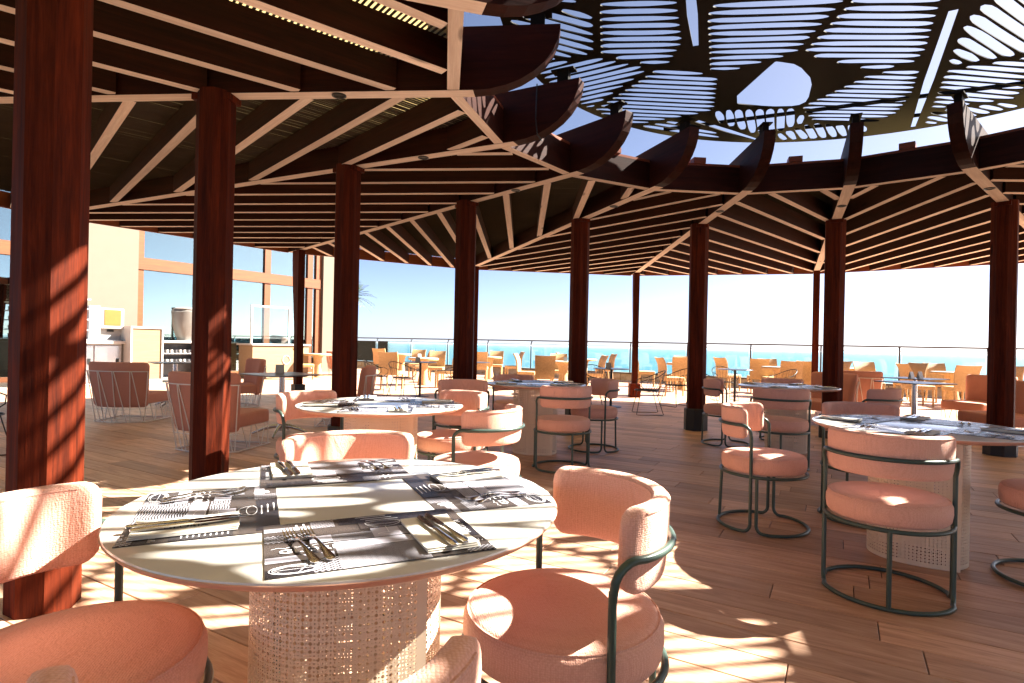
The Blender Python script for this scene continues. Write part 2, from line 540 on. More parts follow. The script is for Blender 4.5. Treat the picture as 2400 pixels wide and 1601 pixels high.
# beam with its own origin at the post axis, local X pointing to the ring's centre
def beam_mesh():
    b = MB()
    low = [(XEND + .05, zbot(XEND) + .17), (XEND + .02, zbot(XEND) + .10), (XEND + .06, zbot(XEND) + .045), (XEND + .16, zbot(XEND) + .01), (XEND + .32, zbot(XEND + .32) + .0), (XO, zbot(XO)), (0, ZB), (1.9, ZB)]
    for i in range(1, 9):
        a = i / 8 * pi / 2
        low.append((1.9 + .60 * sin(a), ZB + .44 * (1 - cos(a))))
    top = [(XTIP, ZB + .45), (0.3, ZB + .43), (-1.0, ZB + .30), (XEND + .05, zbot(XEND) + .24)]
    poly = low + top
    w = .0575
    n = len(poly); nl = len(low)
    b.add([(x, -w, z) for x, z in poly] + [(x, w, z) for x, z in poly], [])
    b.f += [tuple(range(n)), tuple(range(2 * n - 1, n - 1, -1))]; b.mi += [0, 0]
    for i in range(n):
        j = (i + 1) % n
        b.f.append((i, i + n, j + n, j))
        b.mi.append(1 if i < 7 and i > 2 else 0)  # underside faces take the painted bounce-light colour
    return b.mesh('beam', [M['wood'], M['bounce_underside']])
BEAM = beam_mesh()
def octo(r, z0, z1, r2=None):
    m = MB(); r2 = r2 or r
    a0 = pi / 8
    m.add([(r * cos(a0 + i * pi / 4), r * sin(a0 + i * pi / 4), z0) for i in range(8)] + [(r2 * cos(a0 + i * pi / 4), r2 * sin(a0 + i * pi / 4), z1) for i in range(8)],
          [tuple(range(8))[::-1], tuple(range(8, 16))] + [(i, (i + 1) % 8, (i + 1) % 8 + 8, i + 8) for i in range(8)])
    return m
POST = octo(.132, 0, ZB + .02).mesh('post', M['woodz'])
CAP = MB().box((0, 0, ZB - .022), (.29, .15, .044)).mesh('corbel', M['woodz'])
pl_ = octo(.166, 0, .30); pl_.v += octo(.166, .30, .312, .156).v; pl_.f += [tuple(i + 16 for i in f) for f in octo(.166, .3, .312, .156).f]
PLINTH = pl_.mesh('plinth', M['black_paint'])
LAMP = MB().lathe([(.052, 0), (.052, -.006), (.042, -.008), (.036, .0), (.0, .004)], 20).mesh('downlight', M['black_metal'], 40)
OPOST = MB().box((0, 0, 1.4), (.13, .13, zbot(XO) * 2 - 2.8 + 2.8)).mesh('outer_post', M['woodz'])
ob = MB()
hz = zbot(XO)
ob.box((0, 0, hz / 2), (.12, .13, hz - .004))
prof = [(.06, .0), (.06, hz), (.30, hz), (.285, hz - .35), (.25, hz - .75), (.20, hz - 1.1), (.155, hz - 1.5), (.14, hz - 2.0), (.135, .0)]
n_ = len(prof)
ob.add([(-x, -.045, z) for x, z in prof] + [(-x, .045, z) for x, z in prof], [tuple(range(n_)), tuple(range(2 * n_ - 1, n_ - 1, -1))] + [(i, i + n_, (i + 1) % n_ + n_, (i + 1) % n_) for i in range(n_)])
OPOST = ob.mesh('outer_post', M['woodz'])
OPL = MB().box((0, 0, .16), (.30, .24, .32)).mesh('plinth', M['woodz'])
OPLB = MB().box((0, 0, .16), (.20, .20, .32)).mesh('plinth', M['black_paint'])
for k in KS:
    p, d = frame(k); a = atan2(d.y, d.x)
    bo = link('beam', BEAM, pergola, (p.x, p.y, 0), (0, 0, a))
    link('downlight', LAMP, bo, (.92, 0, ZB - .001))
    if k in (-1, 0): continue          # these stand where the photographer does
    po = link('post', POST, pergola, (p.x, p.y, 0), (0, 0, a))
    link('corbel', CAP, po)
    if k > 2: link('plinth', PLINTH, po)
    q = bp(k, XO)
    oo = link('outer_post', OPOST, pergola, (q.x, q.y, 0), (0, 0, a))
    link('plinth', OPLB if k <= 4 else OPL, oo)

def stick(A, B, w, h, zA, zB, mats, name, parent, soff=True):
    """a straight member between two plan points; local X runs along it, z is its underside"""
    A = Vector((A.x, A.y, zA)); B = Vector((B.x, B.y, zB))
    L = (B - A).length; dv = (B - A)
    m = MB()
    x0, x1, y = -L / 2, L / 2, w / 2
    m.add([(x0, -y, 0), (x1, -y, 0), (x1, y, 0), (x0, y, 0), (x0, -y, h), (x1, -y, h), (x1, y, h), (x0, y, h)], [])
    m.f += [(0, 3, 2, 1), (4, 5, 6, 7), (0, 1, 5, 4), (1, 2, 6, 5), (2, 3, 7, 6), (3, 0, 4, 7)]
    m.mi += [1 if soff else 0, 0, 0, 0, 0, 0]  # bottom face carries the painted floor bounce
    me = m.mesh(name, mats if soff else mats[0])
    o = link(name, me, parent, (A + B) / 2, (0, -math.asin(dv.z / L), atan2(dv.y, dv.x)))
    return o
def clip_line(poly, o, d):
    """stretch of the line o + t d inside a convex polygon"""
    t0, t1 = -1e9, 1e9
    m = len(poly)
    area = sum(poly[i].x * poly[(i + 1) % m].y - poly[(i + 1) % m].x * poly[i].y for i in range(m))
    sg = 1 if area > 0 else -1
    for i in range(m):
        p, q = poly[i], poly[(i + 1) % m]
        e = q - p; n = Vector((e.y, -e.x)) * sg      # outward
        dn = d.dot(n); on = (o - p).dot(n)
        if abs(dn) < 1e-9:
            if on > 0: return None
            continue
        t = -on / dn
        if dn > 0: t1 = min(t1, t)
        else: t0 = max(t0, t)
    return (t0, t1) if t1 - t0 > .05 else None
TH = .215
def sector_roof(k, k2):
    """purlins set in a herringbone from bay to bay, reed canes across them, a thin reed sheet above"""
    p1, d1 = frame(k); p2, d2 = frame(k2)
    xi, xo = XRING - .05, XEND + .21
    s_ = .058
    def corner(p_, d_, x, toward):
        q = p_ + d_ * x
        n = Vector((-d_.y, d_.x))
        if (toward - q).dot(n) < 0: n = -n
        return q + n * s_
    mid = (p1 + p2) / 2
    poly = [corner(p1, d1, xo, p2 + d2 * xo), corner(p1, d1, xi, p2 + d2 * xi), corner(p2, d2, xi, p1 + d1 * xi), corner(p2, d2, xo, p1 + d1 * xo)]
    ax = ((d1 + d2) / 2).normalized()
    def zb(q): return zbot((q - mid).dot(ax))
    tau = atan2(-ax.y, -ax.x) - pi / 2
    ph = tau + radians(58) * (-1 if k % 2 else 1)
    u = Vector((cos(ph), sin(ph))); n = Vector((-u.y, u.x))
    lo = min((q - mid).dot(n) for q in poly); hi = max((q - mid).dot(n) for q in poly)
    sp = .47
    c = lo + .16
    while c < hi - .1:
        r = clip_line(poly, mid + n * c, u)
        if r and r[1] - r[0] > .2:
            A = mid + n * c + u * r[0]; B = mid + n * c + u * r[1]
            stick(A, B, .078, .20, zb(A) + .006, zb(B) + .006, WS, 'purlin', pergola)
        c += sp
    sh = MB()
    vs = []
    for x in (xi, 0.0, xo):
        for p_, d_ in ((p1, d1), (p2, d2)):
            q = p_ + d_ * x
            vs.append((q.x, q.y, zbot(x) + TH + .024))
    sh.add(vs, [(0, 1, 3, 2), (2, 3, 5, 4)])
    sh.build('reed_sheet', M['reed'], pergola)
    cn = MB()
    lo = min((q - mid).dot(u) for q in poly); hi = max((q - mid).dot(u) for q in poly)
    c = lo + .02
    while c < hi - .02:
        r = clip_line(poly, mid + u * c, n)
        if r:
            hw = .0095 + random.uniform(-.001, .0015); dz = random.uniform(0, .004)
            P = []
            for t in r:
                for (ww, zz) in ((-hw, .010), (0, 0), (hw, .010), (0, .017)):
                    q = mid + u * (c + ww) + n * t
                    P.append((q.x, q.y, zb(q) + TH + zz + dz))
            cn.add(P, [(0, 1, 5, 4), (1, 2, 6, 5), (2, 3, 7, 6), (3, 0, 4, 7)])
        c += .036 + random.uniform(-.002, .003)
    co = cn.build('reed_canes', M['cane'], pergola); co['kind'] = 'stuff'
WS = [M['wood'], M['bounce_underside']]
canes_total = 0
for k in KS:
    k2 = k + 1
    if k2 > KS[-1]: k2 = KS[0]; 
    inv = .0575
    def edge(x, s=0.055):
        A = bp(k, x); B = bp(k2, x)
        e = (B - A).normalized() * s
        return A + e, B - e
    sector_roof(k, k2)
    A, B = edge(XRING)
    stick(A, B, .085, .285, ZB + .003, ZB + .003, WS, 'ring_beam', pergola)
    A, B = edge(XRING - .02)
    stick(A, B, .12, .025, ZB + .290, ZB + .290, [M['fascia']], 'ring_cap', pergola, False)
    mid = (A + B) / 2; dd = (B - A).normalized()
    stick(mid - dd * .07 - Vector((0, 0)), mid + dd * .07, .16, .06, ZB + .316, ZB + .316, [M['fascia']], 'cap_block', pergola, False)
    A, B = edge(XEND + .18)
    stick(A, B, .035, .22, zbot(XEND + .18) - .006, zbot(XEND + .18) - .006, [M['fascia']], 'eave_board', pergola, False)

# ------------------------------------------------------------------ steel canopy over the opening
CCX, CCY, CR, CZ = 2.62, 3.78, 2.78, 3.52
seeds = [  # x, y, direction of the slots, open leaf?
 (.28, 4.35, 24, 0), (.55, 5.15, -30, 0), (.88, 4.25, -4, 0), (1.32, 5.50, 3, 0), (1.70, 4.28, -5, 0), (2.40, 5.17, 0, 1),
 (2.50, 6.05, 64, 0), (1.85, 6.42, 18, 0), (3.15, 6.45, 52, 0), (3.20, 5.45, 0, 0), (2.72, 4.25, -2, 0), (4.05, 5.15, 7, 0), (4.75, 4.75, 18, 0), (3.55, 4.10, 30, 0), (4.45, 3.95, 10, 0),
 (5.15, 4.15, 12, 0), (4.35, 5.85, 20, 0), (.10, 3.75, 15, 0)]
TRI = [(2.02, 5.52), (2.09, 4.70), (2.30, 4.75), (2.56, 5.02), (2.82, 5.66)]
slits = [((1.07, 3.65), (1.38, 4.50)), ((2.97, 3.95), (4.12, 6.02)), ((1.86, 5.97), (2.74, 6.50))]
def convex_clip(poly, pt, nrm):
    """keep the side of the line through pt where (p-pt).nrm <= 0"""
    out = []
    m = len(poly)
    for i in range(m):
        p, q = poly[i], poly[(i + 1) % m]
        a_, b_ = (p - pt).dot(nrm), (q - pt).dot(nrm)
        if a_ <= 0: out.append(p)
        if (a_ <= 0) != (b_ <= 0): out.append(p + (q - p) * (a_ / (a_ - b_)))
    return out
def slot_outlines():
    outs = []
    rnd = random.Random(3)
    near = [(1.60, 3.38), (.36, 3.25), (3.25, 3.00), (4.3, 3.25), (5.1, 3.15), (2.35, 2.35), (1.20, 2.28), (3.55, 2.10), (4.6, 2.35), (2.75, 1.68), (1.85, 1.62), (3.7, 1.42)]
    S = [(Vector((x, y)), g, o_) for x, y, g, o_ in seeds] + [(Vector(q), {1.60: -36, .36: -36}.get(q[0], 14 + 4 * sin(q[0] * 7)), 0) for q in near]
    SL_ = [(Vector(a), Vector(b)) for a, b in slits]
    INS = .016
    for a, b in SL_:
        u = (b - a).normalized(); n = Vector((-u.y, u.x)) * .040
        outs.append([a - n * .6, a + (b - a) * .5 - n * 1.1 + n * .3, b - n * .5, b + n * .5, a + (b - a) * .5 + n * 1.0, a + n * .8])
    for i, (c, ang, op) in enumerate(S):
        poly = [Vector((CCX + (CR - .05) * cos(2 * pi * j / 48), CCY + (CR - .05) * sin(2 * pi * j / 48))) for j in range(48)]
        if op: poly = [Vector(p) for p in TRI][::-1]
        for j, (c2, _, _) in enumerate(S):
            if i == j: continue
            dv = c2 - c
            if dv.length > 3: continue
            nn = dv.normalized()
            poly = convex_clip(poly, (c + c2) / 2 - nn * (.014 if i >= len(seeds) else INS), nn)
            if len(poly) < 3: break
        if len(poly) < 3: continue
        for a, b in SL_:
            u = (b - a).normalized(); n = Vector((-u.y, u.x))
            sd = (c - a).dot(n)
            lo = min((p - a).dot(u) for p in poly); hi = max((p - a).dot(u) for p in poly)
            if hi < -.02 or lo > (b - a).length + .02: continue
            nn = -n if sd > 0 else n
            poly = convex_clip(poly, a + (n if sd > 0 else -n) * .085, nn)
            if len(poly) < 3: break
        if len(poly) < 3: continue
        if op:
            Q = list(poly)
            for _ in range(1):
                Q = [q_ for z_ in range(len(Q)) for q_ in (Q[z_] * .8 + Q[(z_ + 1) % len(Q)] * .2, Q[z_] * .2 + Q[(z_ + 1) % len(Q)] * .8)]
            outs.append(Q); continue
        a = radians(ang)
        u = Vector((cos(a), sin(a))); n = Vector((-sin(a), cos(a)))
        org = sum(poly, Vector((0, 0))) / len(poly)
        lo = min((p - org).dot(n) for p in poly); hi = max((p - org).dot(n) for p in poly)
        far = i >= len(seeds)      # the half over the near tables is cut more openly
        pitch = .112 if far else .092
        mg = .017 if far else .0085
        if far and c.x < 1.75 and c.y > 3: pitch, mg = .15, .024
        cnt = max(1, int((hi - lo - .03) / pitch))
        p0 = lo + ((hi - lo) - cnt * pitch) / 2
        def ext(c_):
            xs = []
            for q in range(len(poly)):
                p, r = poly[q] - org, poly[(q + 1) % len(poly)] - org
                pa, ra = p.dot(n) - c_, r.dot(n) - c_
                if (pa > 0) != (ra > 0):
                    xs.append((p + (r - p) * (pa / (pa - ra))).dot(u))
            return (min(xs), max(xs)) if len(xs) >= 2 else None
        bow = rnd.uniform(-.05, .05)
        for q in range(cnt):
            y0 = p0 + q * pitch + mg; y1 = p0 + (q + 1) * pitch - mg
            r0, r1 = ext(y0), ext(y1)
            if not (r0 and r1): continue
            L = max(r0[0], r1[0]) + .01; R = min(r0[1], r1[1]) - .01
            L -= .35 * abs(r0[0] - r1[0]); R += .35 * abs(r0[1] - r1[1])
            if R - L < .08: continue
            rr = (y1 - y0) / 2; ym = (y0 + y1) / 2
            e0, e1 = rnd.uniform(.05, .22), rnd.uniform(.05, .22)
            wob, ph = rnd.uniform(-.006, .006), rnd.uniform(0, 6)
            NQ = 10; lower = []; upper = []
            for t_ in range(NQ + 1):
                t = t_ / NQ
                t = t - sin(2 * pi * t) / (2 * pi) * .6
                x = L + (R - L) * t
                dl, dr = (x - L), (R - x)
                hw = rr * min(1.0, .30 + .7 * sqrt(max(0, min(1, dl / e0))), .30 + .7 * sqrt(max(0, min(1, dr / e1))))
                bend = wob * sin(4 * t + ph)
                lower.append((x, ym - hw + bend)); upper.append((x, ym + hw + bend))
            outs.append([org + u * x + n * y for x, y in lower + upper[::-1]])
    return outs
def curve_plate(name, outlines, thick, mat):
    cu = bpy.data.curves.new(name, 'CURVE')
    cu.dimensions = '2D'; cu.fill_mode = 'BOTH'; cu.extrude = thick / 2
    for pts in outlines:
        s = cu.splines.new('POLY')
        s.points.add(len(pts) - 1)
        for i, p in enumerate(pts): s.points[i].co = (p[0], p[1], 0, 1)
        s.use_cyclic_u = True
    ob_ = bpy.data.objects.new(name, cu)
    COL.objects.link(ob_)
    bpy.context.view_layer.update()
    dg = bpy.context.evaluated_depsgraph_get()
    me = bpy.data.meshes.new_from_object(ob_.evaluated_get(dg))
    bpy.data.objects.remove(ob_); bpy.data.curves.remove(cu)
    me.name = name
    me.materials.clear(); me.materials.append(mat)
    return me
canopy = thing('metal_canopy', 'round dark steel canopy cut with leaf-like slots above the pergola opening', 'canopy', (0, 0, 0))
circ = [(CCX + CR * cos(2 * pi * i / 96), CCY + CR * sin(2 * pi * i / 96)) for i in range(96)]
link('slotted_plate', curve_plate('slotted_plate', [circ] + slot_outlines(), .008, M['canopy']), canopy, (0, 0, CZ))
for i, (a0, a1) in enumerate(((112, 20), (212, 322), (88, 48))):
    a0, a1 = radians(a0), radians(a1); rr_ = CR - .06
    stick(Vector((CCX + rr_ * cos(a0), CCY + rr_ * sin(a0))), Vector((CCX + rr_ * cos(a1), CCY + rr_ * sin(a1))), .03, .03, CZ + .010 + .032 * i, CZ + .010 + .032 * i, [M['canopy']], 'support_rib', canopy, False)
for k in KS:
    if k in (-1, 0): continue
    q = bp(k, XTIP - .16)
    b = MB().box((0, 0, (CZ - ZB - .45) / 2 - .0), (.10, .06, CZ - ZB - .45 - .02)).box((0, 0, CZ - ZB - .45 - .022), (.20, .10, .012))
    p, d = frame(k)
    b.build('bracket', M['canopy'], canopy, loc=(q.x, q.y, ZB + .447), rot=(0, 0, atan2(d.y, d.x)))
# loose cable hanging from one beam end
q = bp(3, 2.12, -.062)
cb = MB().tube([(q.x, q.y, ZB + .46), (q.x - .004, q.y - .02, ZB + .3), (q.x - .006, q.y - .03, ZB + .15), (q.x + .01, q.y - .025, ZB + .02), (q.x + .05, q.y - .02, ZB - .03)], .006, 6)
tag(cb.build('cable', M['black_metal'], smooth=60), 'thin black cable hanging down the third curved beam end', 'cable')

# ------------------------------------------------------------------ bistro chairs (pink cushions, green tube)
def sweep_back(R, half_ang, H, T, rc, tilt=0.0, nu=36, z0=0.0, bow=0.0):
    """cushion bent round an arc of radius R about the origin, centred on -Y"""
    m = MB(); L = 2 * R * half_ang
    sect = []
    ns = 20
    for i in range(ns):
        a = 2 * pi * i / ns
        ca, sa = cos(a), sin(a)
        sect.append((math.copysign(abs(ca) ** .45, ca), math.copysign(abs(sa) ** .45, sa)))
    vs = []
    us = [-1 + 2 * (i / nu) for i in range(nu + 1)]
    us = [math.copysign(1 - (1 - abs(u)) ** 1.5, u) if abs(u) < 1 else u for u in us]
    for u in us:
        e = (1 - abs(u)) * L / 2
        hh = H / 2 if e >= rc else H / 2 - rc + sqrt(max(0, rc * rc - (rc - e) ** 2))
        tt = T / 2 * (1 if e >= T / 2 else sqrt(max(0.0, 1 - (1 - e / (T / 2)) ** 2)))
        tt = max(tt, .002)
        ang = -pi / 2 + u * half_ang
        for (p, q) in sect:
            z = z0 + q * hh
            rr = R + p * tt + tilt * (z - z0 + H / 2) + bow * (1 - (q * q))
            vs.append((rr * cos(ang), rr * sin(ang), z))
    fs = []
    for i in range(nu):
        for k in range(ns):
            k2 = (k + 1) % ns
            fs.append((i * ns + k, (i + 1) * ns + k, (i + 1) * ns + k2, i * ns + k2))
    fs.append(tuple(range(ns))); fs.append(tuple(nu * ns + k for k in range(ns))[::-1])
    m.add(vs, fs)
    return m
def arc(R, a0, a1, z, n=20, c=(0, 0)):
    return [(c[0] + R * cos(a0 + (a1 - a0) * i / n), c[1] + R * sin(a0 + (a1 - a0) * i / n), z) for i in range(n + 1)]
def make_bistro():
    t = thing('bistro_chair', 'x', 'chair')
    R = .262; z1 = .485
    prof = [(0, .372), (R - .03, .372), (R - .012, .376), (R - .002, .388), (R + .003, .42), (R + .002, .455), (R - .006, .472), (R - .02, .481), (R - .045, z1), (R * .5, z1 + .006), (0, z1 + .008)]
    s = MB().lathe(prof, 56).build('seat_cushion', M['pink'], t, 60)
    MB().tube([(x, y, .4745) for x, y, z in arc(R - .009, 0, 2 * pi, 0, 48)[:-1]], .0032, 6, True).build('piping', M['pink'], s, 60)
    b = sweep_back(.238, radians(78), .205, .052, .045, z0=.695, tilt=.05).build('backrest', M['pink'], t, 50)
    for rp in (.2702, .2262):
        MB().tube(arc(rp, -pi / 2 - radians(66), -pi / 2 + radians(66), .7845, 30), .0032, 6).build('piping', M['pink'], b, 60)
    f = MB()
    RR = .268; tr = .0105
    f.tube([(x, y, .362) for x, y, z in arc(RR, 0, 2 * pi, 0, 44)[:-1]], tr, 8, True)
    f.build('seat_ring', M['green'], t, 60)
    a = radians(4.0)
    def side(sgn, front):
        # one leg of a side pair: down to the floor and into the base arc
        a0 = (a if front else -a)
        x0 = RR * cos(a0) * sgn; y0 = RR * sin(a0)
        return x0, y0
    for front in (True, False):
        pts = []
        sg = 1 if front else -1
        x0, y0 = side(1, front)
        pts.append((x0, y0, .362 if front else .62))
        pts.append((x0, y0, .06))
        a0 = sg * a
        for i in range(1, 5):
            w = i / 4 * pi / 2
            aa = a0 + sg * (.16 * (1 - cos(w)))
            pts.append((RR * cos(aa), RR * sin(aa), .0115 + .0485 * (1 - sin(w))))
        a1 = a0 + sg * .16
        a2 = sg * pi - a1
        n = 22
        for i in range(1, n):
            aa = a1 + (a2 - a1) * i / n
            pts.append((RR * 1.04 * cos(aa), RR * 1.04 * sin(aa), .0115))
        for i in range(4, 0, -1):
            w = i / 4 * pi / 2
            aa = sg * pi - a0 - sg * (.16 * (1 - cos(w)))
            pts.append((RR * cos(aa), RR * sin(aa), .0115 + .0485 * (1 - sin(w))))
        pts.append((-x0, y0, .06)); pts.append((-x0, y0, .362 if front else .62))
        MB().tube(pts, tr, 8).build('front_base_loop' if front else 'rear_base_loop', M['green'], t, 60)
    # hoop carrying the backrest: rises from the rear legs, bends backwards
    x0, y0 = side(1, False)
    pts = [(x0, y0, .60)]
    zt = .685
    for i in range(1, 6):
        w = i / 5 * pi / 2
        aa = -a - .22 * (1 - cos(w))
        pts.append((.274 * cos(aa), .274 * sin(aa), zt - .06 * (1 - sin(w))))
    s0 = -a - .22; s1 = -pi + a + .22
    for i in range(1, 28):
        aa = s0 + (s1 - s0) * i / 28
        pts.append((.279 * cos(aa), .279 * sin(aa), zt))
    for i in range(5, 0, -1):
        w = i / 5 * pi / 2
        aa = -pi + a + .22 * (1 - cos(w))
        pts.append((.274 * cos(aa), .274 * sin(aa), zt - .06 * (1 - sin(w))))
    pts.append((-x0, y0, .60))
    MB().tube(pts, tr, 8).build('back_hoop', M['green'], t, 60)
    MB().tube([(0, -RR, .362), (0, -RR * 1.04, .0115)], tr, 8).build('rear_leg', M['green'], t, 60)
    return t
D = radians
def bistro(x, y, face, label):
    return place(make_bistro, 'bistro', (x, y, 0), D(face - 90), label, 'pink bistro chairs around the round tables')
T = {'T1': (-.42, 1.54, 24), 'T2': (-.87, 3.90, 8), 'T3': (.27, 6.35, 15), 'T4': (3.25, 6.80, 30), 'T5': (2.36, 3.35, 38)}
bistro(-.95, 1.27, 12, 'pink chair at the left edge, nearest one left of the foreground table')
bistro(.15, 1.55, 195, 'large sunlit pink chair right of the foreground table')
bistro(-.30, .78, 101, 'pink chair cut off by the bottom edge, in front of the foreground table')
bistro(-.59, 2.20, -62, 'pink chair on the far side of the foreground table, seat hidden')
bistro(-.20, 3.50, 150, 'sunlit pink chair right of the second round table, seen from behind')
bistro(-.45, 4.42, 222, 'pink chair on the far right side of the second round table')
bistro(-1.38, 4.12, -28, 'pink chair left of the second round table')
bistro(-.50, 5.85, -95, 'pink chair before the fourth post, only its top showing')
bistro(.50, 5.55, 105, 'pink chair with its back to us before the middle table')
bistro(.95, 6.60, 195, 'pink chair right of the middle table, partly behind another')
bistro(.05, 7.08, -75, 'pink chair on the far side of the middle table')
bistro(2.72, 5.85, 68, 'pink chair with its back to us at the table left of the seventh post')
bistro(2.66, 7.15, -25, 'pink chair between the black-footed post and its round table')
bistro(3.80, 6.12, 128, 'pink chair below the seventh post, back turned to us')
bistro(3.55, 7.55, -105, 'pink chair at the far side of the table left of the seventh post')
bistro(1.86, 2.85, 60, 'large pink chair at the right, back to us, before the right-hand table')
bistro(1.70, 3.88, -35, 'pink chair standing open on the left of the right-hand table')
bistro(2.88, 3.00, 142, 'pink chair cut off by the right edge')
bistro(2.50, 4.08, -98, 'pink chair on the far side of the right-hand table')

# ------------------------------------------------------------------ round tables with perforated bases
def perf_mesh():
    path = []
    # a sheet bent into a C, seen in plan
    for i in range(60):
        a = pi * (1.62) - i / 59 * pi * 1.30
        path.append(None)
    pts = []
    for i in range(13): pts.append((.20 - i / 12 * .24, -.175 - .028 * sin(pi * i / 12 * .5)))
    c0 = (-.04, 0.0); r0 = .203
    for i in range(1, 49):
        a = -pi / 2 - i / 48 * radians(215)
        pts.append((c0[0] + r0 * cos(a), c0[1] + r0 * sin(a)))
    # arc length table
    acc = [0.0]
    for i in range(1, len(pts)): acc.append(acc[-1] + hypot(pts[i][0] - pts[i - 1][0], pts[i][1] - pts[i - 1][1]))
    Lt = acc[-1]
    def at(s):
        s = max(0, min(Lt, s))
        lo = 0
        import bisect
        i = min(max(bisect.bisect_right(acc, s) - 1, 0), len(pts) - 2)
        t = (s - acc[i]) / (acc[i + 1] - acc[i])
        return pts[i][0] + (pts[i + 1][0] - pts[i][0]) * t, pts[i][1] + (pts[i + 1][1] - pts[i][1]) * t
    c = .0092
    z0, z1 = .002, .722
    bd = .022
    nx = int((Lt - 2 * bd) / c); nz = int((z1 - z0 - 2 * bd) / c)
    sx = (Lt - nx * c) / 2; sz = z0 + (z1 - z0 - nz * c) / 2
    m = MB()
    def P(s, z):
        x, y = at(s); return (x, y, z)
    for i in range(nx):
        s0 = sx + i * c; sm = s0 + c / 2
        for j in range(nz):
            zz = sz + j * c; zm = zz + c / 2
            big = (i % 2 == 0 and j % 2 == 0)
            outer = [(s0, zz), (sm, zz), (s0 + c, zz), (s0 + c, zm), (s0 + c, zz + c), (sm, zz + c), (s0, zz + c), (s0, zm)]
            if big:
                r = .0046
                q = r * .72
                inner = [(sm - q, zm - q), (sm, zm - r), (sm + q, zm - q), (sm + r, zm), (sm + q, zm + q), (sm, zm + r), (sm - q, zm + q), (sm - r, zm)]
                vs = [P(*p) for p in outer + inner]
                m.add(vs, [(k, (k + 1) % 8, (k + 1) % 8 + 8, k + 8) for k in range(8)])
            else:
                r = .0018
                o4 = [outer[0], outer[2], outer[4], outer[6]]
                inner = [(sm - r, zm - r), (sm + r, zm - r), (sm + r, zm + r), (sm - r, zm + r)]
                vs = [P(*p) for p in o4 + inner]
                m.add(vs, [(k, (k + 1) % 4, (k + 1) % 4 + 4, k + 4) for k in range(4)])
    # plain borders
    NN = 60
    for (za, zb_) in ((z0, sz), (sz + nz * c, z1)):
        vs = []
        for i in range(NN + 1): vs += [P(Lt * i / NN, za), P(Lt * i / NN, zb_)]
        m.add(vs, [(2 * i, 2 * i + 2, 2 * i + 3, 2 * i + 1) for i in range(NN)])
    for (sa, sb) in ((0, sx), (sx + nx * c, Lt)):
        m.add([P(sa, sz), P(sb, sz), P(sb, sz + nz * c), P(sa, sz + nz * c)], [(0, 1, 2, 3)])
    return m.mesh('perforated_panel', M['perf'], 40)
PERF = perf_mesh()
RT = .548
def make_round_table():
    t = thing('round_table', 'x', 'table')
    prof = [(0, .7245), (RT - .030, .7245), (RT - .010, .733), (RT - .001, .7425), (RT, .7455)]
    MB().lathe(prof + [(RT - .002, .7465)], 96).build('table_edge', M['salmon'], t, 50)
    MB().lathe([(RT - .0025, .7462), (RT - .0035, .7500), (RT - .007, .7512), (0, .7512)], 96).build('table_top', M['white_lacquer'], t, 50)
    link('base_panel', PERF, t)
    link('base_panel', PERF, t, (0, 0, 0), (0, 0, pi))
    MB().lathe([(.0, .716), (.20, .716), (.20, .7243), (0, .7243)], 32).build('mounting_plate', M['perf'], t, 40)
    return t
TN = {'T1': 'foreground table', 'T2': 'second table', 'T3': 'middle table', 'T4': 'table by the seventh post', 'T5': 'right-hand table'}
TL = {'T1': 'large round ivory table in the foreground with perforated base', 'T2': 'round table with perforated base behind the foreground table', 'T3': 'round table with tall perforated base in the middle of the deck',
      'T4': 'round table with perforated base left of the seventh post', 'T5': 'round table with perforated base cut by the right edge'}
for k, (x, y, a) in T.items():
    place(make_round_table, 'rt', (x, y, 0), D(a - 14 if k == 'T1' else a + {'T2': 6, 'T3': -22, 'T4': -56, 'T5': -74}[k]), TL[k], 'round tables under the pergola')

